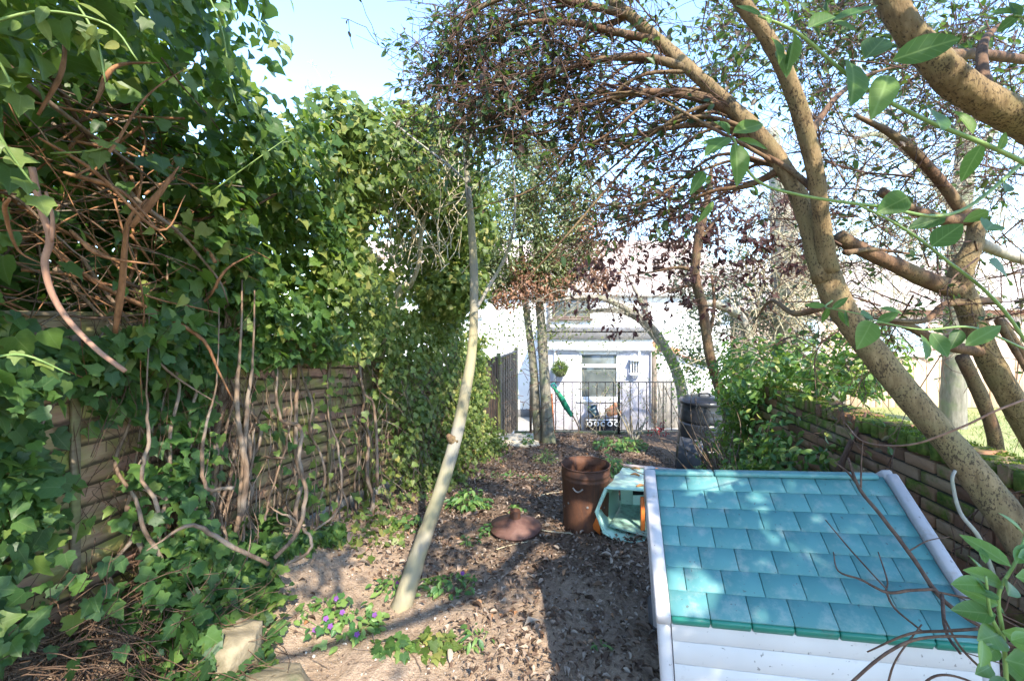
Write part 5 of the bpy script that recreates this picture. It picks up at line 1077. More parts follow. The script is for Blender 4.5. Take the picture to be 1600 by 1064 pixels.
k = (q[:, 2] > 2.35 + .72 * np.maximum(q[:, 1], 0)) & (wnoise(q, .55, 71) + .8 * wnoise(q, 1.6, 72) + rng.normal(size=n) * .25 > -.30 + .55 * sstep(-1.6, -2.3, g_[:, 0]) - 1.2 * (np.arange(n) >= 24000)) & (~gap | (rng.random(n) < .02)); q = q[k]; n = len(q)
nr, tp = rleaf(n, [0, 0, .6], rng, .6, .2, .4); foliage(mt, OVAL, q, nr, tp, rng.uniform(.06, .12, n), M_crown, 0, stuff='unseen_shade_foliage', seed=10)
m_ = MB()
for s, e in (((2.17, 1.6, 1.0), (1.9, -.6, 3.2)), ((1.5, .9, 3.0), (.1, -1.0, 3.4)), ((1.9, -.6, 3.2), (.6, -2.6, 3.6)), ((1.9, -.6, 3.2), (2.6, -2.4, 3.7))):
    s, e = np.array(s), np.array(e); 
    if s[2] < 2.9 and s[2] > 1.1: continue
    tube(m_, curve([s, (s + e) / 2 + [.3, -.3, .15], e], 6), [.06, .045, .02], 8)
m_.build('unseen_limb', M_mottd, mt, True)

# second tree, rooted beyond the wall
st = thing('spreading_tree', 'spreading tree rooted beyond the brick wall with a sawn stub and thick limb', 'tree', (2.95, 2.3, .1))
tr2 = np.vstack([[(3.05, 2.25, .0), (3.08, 2.35, .6)], PP((1640, 725, 2.5), (1590, 640, 2.5), (1545, 560, 2.5), (1512, 480, 2.5), (1500, 430, 2.5), (1522, 380, 2.5), (1527, 330, 2.52))])
m_ = MB(); tube(m_, curve(tr2, 6), [.10, .08, .066, .061, .058, .056, .055, .043, .038], 18, lump=.06, rng=rng); m_.build('trunk', M_mott, st, True)
for hand, r, mm in (([(1500, 455, 2.5), (1450, 438, 2.47), (1400, 415, 2.44), (1350, 392, 2.42), (1310, 370, 2.4)], [.050, .044, .040, .038, .038], M_mottd), ([(1527, 335, 2.52), (1485, 345, 2.5), (1430, 330, 2.5), (1376, 300, 2.48)], [.036, .032, .028, .026], M_mottd),
                    ([(1515, 348, 2.52), (1470, 285, 2.52), (1425, 235, 2.5), (1385, 205, 2.5), (1335, 180, 2.5)], [.034, .028, .026, .020, .010], M_mottd), ([(1545, 550, 2.5), (1480, 540, 2.45), (1420, 510, 2.4), (1380, 505, 2.38), (1345, 515, 2.36)], [.034, .030, .022, .014, .006], M_mottd),
                    ([(1560, 470, 2.5), (1480, 475, 2.45), (1440, 502, 2.4), (1350, 495, 2.3)], [.022, .018, .014, .006], M_mottd), ([(1558, 745, 2.55), (1555, 690, 2.5), (1535, 625, 2.45), (1503, 558, 2.4)], [.036, .034, .032, .030], M_mottd),
                    ([(1600, 560, 2.45), (1560, 500, 2.45), (1610, 590, 2.4)], [.03, .02, .012], M_mottd), ([(1530, 380, 2.5), (1580, 400, 2.6), (1640, 420, 2.7)], [.03, .028, .026], M_grey)):
    trunk(st, hand, r, mm, 'branch', 10, 6, .06)
m_ = MB(); tube(m_, curve(np.vstack([[(3.08, 2.35, .6), (2.95, 2.05, 1.5)], PP((1790, 420, 1.95), (1700, 270, 1.75), (1625, 205, 1.66), (1550, 165, 1.62), (1490, 125, 1.6), (1442, 75, 1.6), (1405, 25, 1.6), (1375, -40, 1.6))]), 7), [.08, .07, .064, .058, .056, .056, .051, .047, .044, .042], 18, lump=.06, rng=rng); m_.build('limb', M_mott, st, True)
trunk(st, [(1545, 160, 1.62), (1535, 110, 1.7), (1540, 60, 1.8), (1580, 30, 1.9)], [.03, .02, .014, .008], M_mottd, 'branch', 8)
trunk(st, [(1440, 95, 1.7), (1520, 85, 1.9), (1610, 95, 2.1)], [.024, .022, .02], M_mottd, 'branch', 8)
tw = MB(); CP, CD = [], []
for k in range(210):
    s = P(rng.uniform(1270, 1620), rng.uniform(60, 560), rng.uniform(2.3, 3.6)); d = unit(rng.normal(size=3) * [1, .5, .7] + [-.2, 0, .1]); L = rng.uniform(.25, .8)
    spray(tw, [s, s + d * L / 2 + rng.normal(size=3) * .06, s + d * L], rng.uniform(.0025, .006), rng, 6, .28, CP, CD, .16, .24, 1, 0)
tw.build('twigs', M_twig, st, True, 'stuff')
CP = np.array(CP); nr, tp = rleaf(len(CP), [0, -.5, .6], rng, .7, .1, .5); foliage(st, OVAL, CP, nr, tp, rng.uniform(.03, .055, len(CP)), M_crown, 200, seed=11)

# shoots with big leaves close to the lens: stalk points and (leaf foot, leaf tip, width) in lines of sight
def leafy_shoot(label, stalk, r0, leaves, mat=M_big):
    root = thing('leafy_shoot', label, 'branch', P(*stalk[0]), 'shoots with big leaves close to the lens')
    m_ = MB(); tube(m_, curve(PP(*stalk), 8), [r0, r0 * .75, r0 * .45], 8); m_.build('stalk', M_green, root, True)
    for (a, b_, c_, d_, yy, wr_) in leaves:
        p = P(a, b_, yy); q = P(c_, d_, yy + rng.uniform(-.02, .03)); L = np.linalg.norm(q - p); t = (q - p) / L
        nr = unit(np.array([rng.normal() * .45, -1, .45 + rng.normal() * .3])); T = T_lance(wr_, 8, rng.uniform(.04, .22), rng.uniform(.05, .3), int(rng.integers(99)), .006)
        M = leaf_mats(nr[None], t[None], np.array([L])); m_ = MB(); add_leaves(m_, T, M, p[None]); m_.build('leaf', mat, root, True)
leafy_shoot('green shoot with long hanging leaves crossing in front of the thick limb', [(1690, 300, .95), (1560, 235, .92), (1440, 185, .9), (1340, 130, .88), (1250, 55, .86), (1185, 25, .85)], .0052,
            [(1328, 98, 1268, 205, .88, .36), (1388, 118, 1340, 215, .87, .36), (1450, 168, 1400, 252, .88, .40), (1394, 95, 1462, 88, .93, .50), (1352, 92, 1385, 55, .90, .62), (1262, 45, 1304, 28, .86, .50), (1304, 32, 1372, 8, .92, .42), (1248, 62, 1222, 118, .86, .36), (1215, 80, 1205, 140, .87, .50),
             (1240, 52, 1234, 108, .84, .42), (1205, 60, 1180, 122, .86, .34), (1300, 35, 1335, 58, .95, .6), (1230, 30, 1265, -8, .9, .4), (1190, 25, 1168, -15, .85, .3), (1202, 38, 1206, 5, .84, .26), (1560, 235, 1575, 205, .9, .4)])
leafy_shoot('rosette of soft pale green leaves on a thin arching shoot before the fork', [(1640, 215, 1.3), (1500, 330, 1.2), (1370, 322, 1.1), (1250, 305, 1.05), (1180, 280, 1.0), (1145, 215, .98)], .005,
            [(1140, 212, 1105, 205, .98, .5), (1145, 208, 1196, 190, .98, .36), (1140, 215, 1100, 262, .98, .42), (1148, 225, 1150, 292, .97, .46), (1152, 218, 1206, 224, 1.0, .34), (1138, 205, 1140, 180, .99, .5), (1100, 268, 1078, 306, 1.0, .45), (1175, 290, 1196, 298, 1.0, .6), (1115, 315, 1085, 350, 1.05, .25), (1130, 222, 1092, 232, .99, .36)])
leafy_shoot('shoot with dark glossy leaves slanting down past the forked branch', [(1690, 700, 1.3), (1580, 500, 1.2), (1470, 400, 1.15), (1400, 350, 1.1), (1330, 315, 1.08)], .005,
            [(1418, 308, 1374, 330, 1.1, .62), (1455, 385, 1498, 360, 1.12, .7), (1545, 410, 1618, 430, 1.1, .42), (1570, 300, 1625, 250, 1.1, .3), (1540, 360, 1590, 312, 1.15, .5), (1545, 330, 1500, 350, 1.2, .5), (1478, 340, 1418, 360, 1.2, .5), (1520, 210, 1508, 165, 1.2, .4), (1535, 225, 1500, 255, 1.15, .4)])
leafy_shoot('three backlit leaves hanging below the sawn branch stub', [(1600, 545, 1.5), (1520, 512, 1.4), (1440, 515, 1.35), (1360, 500, 1.35)], .004,
            [(1362, 502, 1335, 548, 1.35, .58), (1438, 522, 1398, 558, 1.35, .48), (1455, 520, 1458, 558, 1.35, .75), (1508, 540, 1565, 508, 1.35, .3), (1410, 490, 1372, 484, 1.4, .4), (1370, 505, 1396, 495, 1.38, .4), (1500, 515, 1485, 545, 1.4, .5)])
leafy_shoot('curly tipped young shoot budding off the mottled trunk', [(1300, 470, 2.05), (1290, 480, 1.9), (1320, 486, 1.8), (1350, 492, 1.75)], .004,
            [(1290, 478, 1262, 470, 1.9, .4), (1300, 482, 1318, 468, 1.85, .35), (1310, 486, 1322, 510, 1.85, .35), (1295, 480, 1285, 505, 1.9, .35), (1345, 492, 1375, 486, 1.75, .5), (1320, 486, 1312, 508, 1.82, .3)])
leafy_shoot('leaf tuft poking in at the top corner over the thick limb', [(1690, 40, 1.1), (1620, 30, 1.1), (1585, 25, 1.1)], .005, [(1590, 25, 1555, 55, 1.1, .5), (1592, 20, 1560, -5, 1.1, .4), (1600, 30, 1590, 70, 1.1, .4), (1610, 25, 1630, 60, 1.1, .4), (1590, 30, 1572, 12, 1.1, .5)])

# bright sapling at the playhouse corner
sap = thing('sapling', 'bright green sapling leaning over the playhouse roof corner', 'sapling', (1.35, 1.15, 0))
stalks = [[(1575, 1110, 1.22), (1568, 1000, 1.2), (1560, 930, 1.18), (1585, 880, 1.18), (1605, 830, 1.2)], [(1568, 1000, 1.2), (1548, 960, 1.17), (1540, 900, 1.15)], [(1560, 1100, 1.22), (1540, 1020, 1.2), (1530, 985, 1.18)]]
for s in stalks:
    m_ = MB(); pts = curve(PP(*s), 6); tube(m_, pts, [.006, .003], 7); m_.build('stalk', M_green, sap, True)
m_ = MB(); tube(m_, curve(np.vstack([[(1.36, 1.15, -.05), (1.40, 1.2, .4)], PP((1575, 1110, 1.22))]), 5), .008, 7); m_.build('stem', M_twig, sap, True)
lv = [(1562, 990, 1512, 1002, .7), (1570, 1030, 1610, 1050, .6), (1560, 945, 1545, 915, .5), (1568, 915, 1556, 886, .45), (1580, 885, 1562, 845, .3), (1588, 880, 1606, 850, .4), (1575, 930, 1604, 905, .5), (1570, 960, 1600, 950, .45), (1545, 930, 1530, 900, .4), (1541, 905, 1552, 870, .4), (1540, 915, 1518, 905, .4), (1556, 960, 1530, 945, .5), (1558, 1010, 1535, 1028, .5), (1535, 1000, 1510, 1030, .4), (1548, 1040, 1520, 1052, .5), (1572, 1060, 1545, 1075, .5), (1580, 1000, 1612, 990, .5), (1590, 870, 1625, 880, .5), (1586, 900, 1620, 925, .5), (1540, 880, 1536, 855, .35), (1570, 1045, 1596, 1075, .6), (1600, 835, 1585, 800, .3), (1562, 935, 1528, 925, .4), (1565, 985, 1592, 1018, .45)]
for a, b_, c_, d_, wr_ in lv:
    yy = rng.uniform(1.12, 1.22); p, q = P(a, b_, yy), P(c_, d_, yy + rng.uniform(-.03, .03)); L = np.linalg.norm(q - p); nr = unit(np.array([rng.normal() * .5, -.8, .8])); m_ = MB()
    add_leaves(m_, T_lance(wr_ + .08, 6, .15, .2, int(rng.integers(99))), leaf_mats(nr[None], ((q - p) / L)[None], np.array([L * 1.1])), p[None]); m_.build('leaf', M_bush, sap, True)

# dead branch lying over the playhouse roof
db = thing('dead_branch', 'dead grey-brown branch lying across the teal roof tiles', 'branch', on_roof(1340, 745, .05))
def rp(*t): return np.array([on_roof(u, v, l) for u, v, l in t])
for pts, r in ((rp((1325, 715, .10), (1342, 762, .06), (1372, 800, .06), (1420, 862, .055), (1462, 924, .05), (1500, 958, .05), (1552, 990, .04)), [.005, .0075, .007, .0075, .0085, .0065, .005]), (rp((1304, 722, .05), (1325, 738, .05), (1345, 765, .06)), [.003, .005, .005]),
               (rp((1290, 812, .04), (1330, 860, .04), (1385, 920, .05)), [.002, .003, .003]), (rp((1302, 862, .03), (1310, 892, .03), (1345, 905, .045), (1385, 925, .05), (1420, 922, .06), (1462, 920, .06)), [.002, .003, .004, .005, .005, .005]),
               (rp((1384, 922, .05), (1398, 950, .05), (1440, 985, .08)), [.004, .0035, .003]), (rp((1372, 862, .03), (1386, 905, .04), (1384, 922, .05)), [.002, .003, .003]), (rp((1472, 930, .06), (1478, 985, .12), (1500, 1020, .2)), [.006, .005, .004]), (rp((1418, 862, .05), (1448, 845, .06), (1484, 838, .08)), [.003, .002, .0015]),
               (rp((1345, 762, .06), (1346, 720, .14), (1348, 690, .2)), [.004, .003, .002]), (rp((1462, 924, .05), (1520, 935, .06), (1545, 936, .08)), [.004, .003, .0015])):
    m_ = MB(); tube(m_, curve(pts, 5), r, 7, lump=.12, rng=rng); m_.build('twig', M_twig, db, True)
def loose(label, pts, r, mat=M_twig, nm='bramble_stem', cat='stem'):
    m_ = MB(); tube(m_, curve(PP(*pts), 6), r, 7, lump=.05, rng=rng); solo(m_, nm, mat, label, cat, None, True)
loose('long bramble stem arching low across the cream front boards', [(1320, 1075, 1.28), (1385, 1020, 1.26), (1450, 995, 1.26), (1560, 1000, 1.24), (1640, 1040, 1.2)], [.004, .004, .0035, .003])
loose('short thorny stem crossing just under the eaves tiles', [(1355, 1018, 1.36), (1420, 990, 1.3), (1480, 985, 1.28), (1560, 980, 1.26)], [.002, .0035, .004, .004])
loose('thin twig standing against the cream front boards', [(1385, 1075, 1.3), (1400, 1030, 1.3), (1440, 975, 1.33)], [.003, .0025, .002])
loose('looped stem at the bottom of the cream front boards', [(1430, 1080, 1.25), (1460, 1056, 1.24), (1500, 1058, 1.22), (1560, 1085, 1.2)], [.003, .003, .003])
loose('stem dropping from the dead branch past the roof edge', [(1475, 965, 1.35), (1500, 1010, 1.3), (1540, 1050, 1.28), (1580, 1085, 1.25)], [.003, .0035, .003])
loose('pale upright stick standing between the playhouse and the mossy wall', [(1555, 905, 1.75), (1530, 840, 1.8), (1500, 800, 1.85), (1488, 752, 1.9), (1492, 735, 1.92)], [.008, .008, .007, .006], M_grey)
loose('long thin runner looping in front of the mottled trunk', [(1320, 660, 2.4), (1350, 690, 2.2), (1420, 695, 1.9), (1500, 668, 1.75), (1560, 640, 1.7), (1640, 610, 1.7)], [.002, .004, .004, .004], M_pink)
loose('leaning dead stick propped on the mossy wall', [(1310, 735, 3.2), (1330, 690, 3.2), (1355, 645, 3.2)], [.020, .018, .014])
m_ = MB()
tg = thing('twig_thicket', 'tangle of bare twigs between the playhouse and the brick wall', 'shrub', (1.95, 1.9, .2))
for k in range(55):
    s = np.array([rng.uniform(1.78, 2.15), rng.uniform(1.2, 2.3), rng.uniform(.3, .8)]); Tb(m_, curve(wander(rng, s, [rng.normal() * .5 - .15, rng.normal() * .6, 1], rng.uniform(.35, .8), 5, .28), 2), [.004, .0015], 4)
m_.build('twigs', M_twig, tg, True, 'stuff')
# ------------------------------------------------------------------ middle distance plants
rng = np.random.default_rng(81)
ct = thing('crooked_tree', 'slim crooked tree hung with withered purple leaves behind the teal roof', 'tree', P(1190, 745, 5.6))
trunk(ct, [(1205, 760, 5.6), (1180, 722, 5.6), (1155, 690, 5.55), (1140, 650, 5.5), (1125, 610, 5.5), (1108, 550, 5.5), (1098, 480, 5.5), (1086, 430, 5.5), (1092, 370, 5.5), (1105, 315, 5.5), (1112, 260, 5.5)], [.085, .078, .07, .066, .062, .06, .058, .056, .054, .04, .02], M_mottd, 'trunk', 10)
for hand, r in (([(1088, 425, 5.5), (1060, 418, 5.5), (1020, 425, 5.5), (985, 430, 5.6)], [.03, .022, .012, .006]), ([(1090, 445, 5.5), (1060, 450, 5.5), (1020, 465, 5.5)], [.02, .014, .006]), ([(1105, 540, 5.5), (1116, 480, 5.6), (1112, 430, 5.7)], [.028, .022, .016]), ([(1098, 370, 5.5), (1130, 330, 5.6), (1160, 300, 5.7)], [.02, .012, .006]), ([(1105, 315, 5.5), (1085, 270, 5.5), (1050, 240, 5.5)], [.016, .01, .005]), ([(1150, 640, 5.5), (1160, 620, 5.6), (1158, 590, 5.6)], [.03, .026, .02])): trunk(ct, hand, r, M_mottd, 'branch', 7)
tw = MB(); CP, CD = [], []
for k in range(120):
    s = P(rng.uniform(940, 1230), rng.uniform(290, 480), rng.uniform(5.2, 6.2)); d = unit(rng.normal(size=3) * [1, .5, .8]); L = rng.uniform(.4, 1.0)
    spray(tw, [s, s + d * L / 2 + rng.normal(size=3) * .08, s + d * L], .006, rng, 8, .35, CP, CD, .85, .24, 1, .1)
tw.build('twigs', M_twig, ct, True, 'stuff')
CP = np.array(CP); k = wnoise(CP, .9, 5) > .0; CP = CP[k]; nr, tp = rleaf(len(CP), [0, -.5, .3], rng, .8, 0, .8); foliage(ct, SMALL, CP, nr, tp, rng.uniform(.065, .11, len(CP)), M_purple, 150, seed=12)
# arching bare tree over the gate
at = thing('arching_tree', 'grey lichened tree arching left over the railing with bare twigs', 'tree', P(1068, 690, 8.9))
trunk(at, [(1075, 720, 8.9), (1070, 650, 8.9), (1063, 600, 8.85), (1048, 560, 8.8), (1020, 515, 8.7), (985, 485, 8.6), (940, 466, 8.5), (900, 465, 8.4), (860, 472, 8.3)], [.15, .125, .11, .10, .085, .07, .05, .03, .015], M_grey)
trunk(at, [(1040, 545, 8.8), (1000, 500, 8.9), (960, 485, 9.0), (915, 487, 9.0), (880, 490, 9.0)], [.09, .07, .05, .03, .015], M_grey, 'branch')
trunk(at, [(1018, 512, 8.7), (1000, 470, 8.7), (985, 440, 8.7), (960, 415, 8.7)], [.05, .04, .025, .012], M_grey, 'branch')
tw = MB()
for k in range(85):
    f = rng.random(); s = P(870 + 170 * f, 466 + 50 * f ** 3 + rng.uniform(-8, 14), 8.6); d = unit(np.array([rng.normal() - .4, rng.normal() * .5, rng.normal() * .8])); L = rng.uniform(.4, 1.2)
    spray(tw, [s, s + d * L / 2 + rng.normal(size=3) * .12, s + d * L], .009, rng, 5, .45, None, None, 0, .25, 1, .08)
tw.build('twigs', M_grey, at, True, 'stuff')
# pines / big trunks in the neighbour's corner
pt = thing('old_tree', 'big furrowed grey trunk wrapped in pale climbing stems at the garden corner', 'tree', P(1230, 640, 7.6))
trunk(pt, [(1235, 680, 7.6), (1232, 560, 7.6), (1228, 450, 7.6), (1224, 360, 7.6), (1218, 280, 7.6), (1205, 200, 7.6)], [.27, .24, .22, .19, .15, .08], M_grey, 'trunk', 14, 6, .08)
trunk(pt, [(1232, 520, 7.6), (1265, 440, 7.7), (1300, 390, 7.8), (1340, 360, 7.9)], [.12, .10, .07, .04], M_grey, 'limb')
trunk(pt, [(1180, 650, 7.2), (1172, 560, 7.2), (1160, 500, 7.1), (1120, 475, 7.0), (1085, 478, 7.0)], [.10, .09, .08, .06, .03], M_grey, 'limb')
tw = MB(); CP, CD = [], []
for k in range(90):
    s = P(rng.uniform(1120, 1330), rng.uniform(300, 520), rng.uniform(6.6, 8.2)); d = unit(rng.normal(size=3) * [1, .5, .9]); L = rng.uniform(.5, 1.4)
    spray(tw, [s, s + d * L / 2 + rng.normal(size=3) * .2, s + d * L], .011, rng, 6, .5, CP, CD, .35, .28, 1, .05)
for k in range(90):          # pale climbing stems
    s = P(rng.uniform(1160, 1275), rng.uniform(380, 620), 7.1); Tb(tw, curve(wander(rng, s, [rng.normal() * .6, -.1, rng.choice([-1, 1])], rng.uniform(.5, 1.5), 6, .32), 3), [.014, .006], 4)
tw.build('twigs', M_pale, pt, True, 'stuff')
CP = np.array(CP); E = [(3.9, 7.8, 1.9, .9, .5, .7), (3.3, 7.6, 1.5, .6, .4, .5), (4.9, 8.0, 2.4, .7, .5, .7), (3.3, 7.8, 2.3, .5, .4, .5)]; E += [(3.2, 7.9, 2.6, .5, .4, .45), (4.2, 7.9, 2.7, .6, .4, .5), (5.1, 7.9, 2.7, .5, .4, .6), (4.6, 7.9, 1.7, .6, .4, .6)]
p, d = blobs(E, 9500, rng, .2, .30, .9, 9); p = np.vstack([p, CP]); nr, tp = rleaf(len(p), [0, -.5, .5], rng, .7, .2, .4)
foliage(pt, SMALL, p, nr, tp, rng.uniform(.05, .09, len(p)), mat_leaf('bluish_leaf', [(.05, (.05, .075, .05)), (.5, (.11, .15, .10)), (.95, (.20, .24, .17))], (.3, .4, .15), .25, .5, .4, 0), 0, seed=13)
bt = thing('pale_tree', 'smooth pale grey trunk standing on the neighbouring lawn, bare twigs above', 'tree', P(1490, 680, 7.5))
trunk(bt, [(1490, 690, 7.5), (1490, 600, 7.5), (1493, 480, 7.5), (1500, 340, 7.5), (1508, 230, 7.5), (1500, 140, 7.5)], [.17, .16, .15, .14, .12, .06], M_baybark, 'trunk', 14)
trunk(bt, [(1500, 340, 7.5), (1440, 260, 7.4), (1370, 210, 7.3), (1300, 240, 7.2)], [.07, .06, .04, .02], M_grey, 'limb'); trunk(bt, [(1506, 260, 7.5), (1570, 190, 7.5), (1640, 170, 7.5)], [.07, .05, .03], M_grey, 'limb')
tw = MB()
for k in range(230):
    s = P(rng.uniform(1250, 1610), rng.uniform(120, 480), rng.uniform(6.8, 8)); d = unit(rng.normal(size=3) * [1, .5, .9]); L = rng.uniform(.6, 1.6)
    spray(tw, [s, s + d * L / 2 + rng.normal(size=3) * .2, s + d * L], .010, rng, 6, .55, None, None, 0, .28, 1, .0)
tw.build('twigs', M_pale, bt, True, 'stuff')
# far evergreen backdrop trees beyond the neighbour
def far_tree(c, r, label, n, mat, seed):
    root = thing('far_tree', label, 'tree', c); m_ = MB(); tube(m_, [np.array(c), np.array(c) + [0, 0, r * 1.2], np.array(c) + [.1, 0, r * 2.4]], [.22, .16, .05], 8); m_.build('trunk', M_grey, root, True)
    g = np.random.default_rng(seed); E = [(c[0] + g.normal() * r * .5, c[1] + g.normal() * r * .4, c[2] + r * g.uniform(1.3, 2.8), r * g.uniform(.35, .6), r * .5, r * g.uniform(.35, .6)) for _ in range(8)]
    p, d = blobs(E, n, g, .3, .2, .5, seed); nr, tp = rleaf(len(p), d, g, .6, .3, .3); foliage(root, SMALL, p, nr, tp, g.uniform(.12, .22, len(p)), mat, 0, seed=seed)
far_tree((3.4, 24, -1.4), 2.2, 'bushy tree showing over the house roof behind the crooked trunk', 3500, M_bay, 3)
far_tree((21, 24, 0), 3.0, 'distant bushy tree over the pale neighbour roof', 3500, M_bay, 5)
# laurel bush against the wall
lb = thing('laurel_bush', 'loose bright green laurel bush growing against the far end of the brick wall', 'bush', (2.6, 4.9, -.1))
E = [(2.5, 4.6, .75, .42, .4, .42), (2.75, 5.1, 1.15, .5, .45, .45), (2.9, 4.7, 1.35, .34, .35, .34), (2.33, 4.4, .4, .33, .35, .3), (2.62, 4.9, .45, .42, .4, .4), (3.1, 4.6, 1.15, .35, .35, .3), (2.3, 4.5, .15, .3, .3, .25), (2.6, 4.2, .85, .3, .3, .35), (2.85, 5.4, .9, .42, .4, .5)]
E += [(2.30, 3.75, .62, .25, .35, .4), (2.36, 3.6, .98, .2, .3, .26), (2.2, 3.95, .3, .28, .3, .3), (2.95, 4.0, 1.38, .36, .35, .3), (2.72, 3.8, 1.2, .25, .25, .22), (3.3, 4.3, 1.5, .35, .35, .3), (2.5, 4.7, 1.25, .4, .4, .4)]
p, d = blobs(E, 11500, rng, .3, .02, 1.2, 63); k = ~((p[:, 0] > wall_x(p[:, 1]) - .02) & (p[:, 2] < 1.2) & (p[:, 1] < 5.05)); p, d = p[k], d[k]; p[:, 2] = np.maximum(p[:, 2], gz(p[:, 0], p[:, 1]) + .03)
nr, tp = rleaf(len(p), d, rng, .55, .5, -.1); tp = unit(tp + d * .6); foliage(lb, OVAL + [LANCE[2]], p, nr, tp, rng.uniform(.055, .095, len(p)), M_bush, 300, seed=14)
tw = MB()
for k in range(60):
    s = np.array([rng.uniform(2.0, 2.75), rng.uniform(4.3, 5.4), -.2]); s[0] = np.clip(s[0], .46 * s[1], max(wall_x(s[1]) - .08, .46 * s[1])); Tb(tw, curve(wander(rng, s, [rng.normal() * .35, rng.normal() * .3, 1], rng.uniform(.7, 1.6), 6, .16), 2), [.011, .003], 5)
for k in range(25):
    s = np.array([rng.uniform(1.9, 2.3), rng.uniform(3.6, 4.3), .0]); Tb(tw, curve(wander(rng, s, [rng.normal() * .6 + .3, rng.normal() * .3, .7], rng.uniform(.5, 1.0), 5, .2), 2), [.007, .002], 4)
tw.build('stems', M_vine, lb, True, 'stuff')
lb2 = thing('evergreen_shrub', 'mixed yellow-green shrub behind the compost bin under the crooked tree', 'bush', gp(3.2, 7.6))
E = [(3.25, 7.7, .6, .5, .4, .6), (3.0, 8.0, 1.2, .5, .4, .5), (3.6, 7.4, .3, .45, .4, .5), (3.7, 7.6, 1.1, .5, .4, .5), (4.2, 7.4, .8, .5, .4, .6)]
p, d = blobs(E, 2600, rng, .2, .35, 1.2, 65); nr, tp = rleaf(len(p), d, rng, .6, .4, .2); foliage(lb2, SMALL, p, nr, tp, rng.uniform(.06, .10, len(p)), M_bush, 0, seed=15)
us = thing('undergrowth_shrub', 'low dark leaved shrub tucked under the crooked trunk beyond the roof ridge', 'bush', gp(2.5, 5.6))
E = [(2.35, 5.5, -.22, .45, .4, .2), (2.8, 5.9, .1, .4, .4, .35), (1.9, 5.3, -.25, .3, .3, .15)]
p, d = blobs(E, 1300, rng, .2, .35, 1.2, 66); p[:, 2] = np.maximum(p[:, 2], gz(p[:, 0], p[:, 1]) + .03); nr, tp = rleaf(len(p), d, rng, .6, .4, .2); foliage(us, OVAL, p, nr, tp, rng.uniform(.05, .09, len(p)), M_ivy, 60, seed=16)
# pruned shrub by the railing, rose stems against the extension
ps = thing('pruned_shrub', 'small hard pruned shrub with upright sticks in front of the railing', 'shrub', gp(2.35, 8.9))
for k in range(11):
    s = gp(2.35 + rng.normal() * .04, 8.9 + rng.normal() * .04, -.02); d = unit(np.array([rng.normal() * .35, rng.normal() * .3, 1])); m_ = MB(); tube(m_, curve(wander(rng, s, d, rng.uniform(.35, .8), 4, .1), 3), [.022, .016, .010], 6, lump=.08, rng=rng); m_.build('stick', M_grey if k % 3 else M_pale, ps, True)
rs = thing('rose_stems', 'wiry leafless climber stems in front of the extension window', 'shrub', gp(2.7, 9.3)); tw = MB(); CP, CD = [], []
for k in range(60):
    s = np.array([rng.uniform(1.2, 3.6), rng.uniform(9.2, 9.65), rng.uniform(-.65, .1)]); d = unit(np.array([rng.normal() * .5, 0, 1])); L = rng.uniform(.4, 1.1); spray(tw, [s, s + d * L / 2 + rng.normal(size=3) * .12, s + d * L + [rng.normal() * .15, 0, -.1]], .006, rng, 3, .3, CP, CD, .25, .3, 1, .1)
tw.build('stems', M_pale, rs, True, 'stuff'); CP = np.array(CP); nr, tp = rleaf(len(CP), [0, -.5, .5], rng, .7); foliage(rs, SMALL, CP, nr, tp, rng.uniform(.03, .06, len(CP)), M_weed, 0, seed=17)
# soft green clumps on the soil
def clump(c, r, h, n, s, label, mat=M_weed, Ts=None, ind=30, nm='weed_clump', cat='plant', flower=0):
    root = thing(nm, label, cat, gp(*c)); a = rng.uniform(0, 6.28, n); q = np.sqrt(rng.random(n)) * r; x, y = c[0] + q * np.cos(a), c[1] + q * np.sin(a) * .8
    z = gz(x, y) + h * (1 - (q / r) ** 2 * .7) * rng.uniform(.15, 1, n) + .01; p = np.stack([x, y, z], -1); out = np.stack([np.cos(a), np.sin(a), 0 * a], -1)
    nr = unit(out * .35 + [0, -.15, .9] + rng.normal(size=(n, 3)) * .35); tp = unit(out + rng.normal(size=(n, 3)) * .4)
    foliage(root, Ts or OVAL, p - tp * (s * .4), nr, tp, rng.uniform(s * .7, s * 1.2, n), mat, ind, seed=n)
    m_ = MB()
    for k in range(0, n, 3): Tb(m_, [gp(c[0] + (x[k] - c[0]) * .5, c[1] + (y[k] - c[1]) * .5, -.01), p[k]], .002, 3)
    m_.build('stalks', M_green, root, True, 'stuff')
    for k in range(flower):
        i = rng.integers(n); m_ = MB(); ctr = p[i] + [0, -.01, .03]; dd = np.stack([np.cos(np.arange(5) * 1.257), np.sin(np.arange(5) * 1.257) * .6, np.sin(np.arange(5) * 1.257) * .6], -1)
        add_leaves(m_, T_oval(.8, .1, .1), leaf_mats(np.tile([[.1, -.7, .7]], (5, 1)), dd, np.full(5, .017)), np.tile(ctr, (5, 1))); m_.build('flower', M_petal, root, True)
clump((-.45, 4.75), .24, .22, 130, .075, 'round leaved green clump beside the leaning trunk, tallest on the open soil')
clump((-.20, 4.05), .10, .09, 40, .045, 'small lime green tuft between the clump and the rusty lid')
clump((.05, 4.55), .10, .08, 26, .06, 'sparse pale weed just behind the rusty cone lid')
clump((-.42, 3.15), .20, .10, 70, .055, 'bright weed patch touching the foot of the leaning trunk', flower=1)
clump((-.78, 3.12), .20, .09, 60, .05, 'lime weed patch between the leaning trunk and the ivy bank', flower=2)
clump((-1.02, 2.72), .26, .12, 110, .055, 'violet flowered green patch at the edge of the ivy bank', Ts=OVAL + [IVY[0]], flower=7)
clump((-.66, 2.52), .14, .06, 34, .055, 'ivy sprig flat on the sunlit soil below the leaning trunk', M_ivy, IVY[:2], nm='ivy_sprig', cat='ivy')
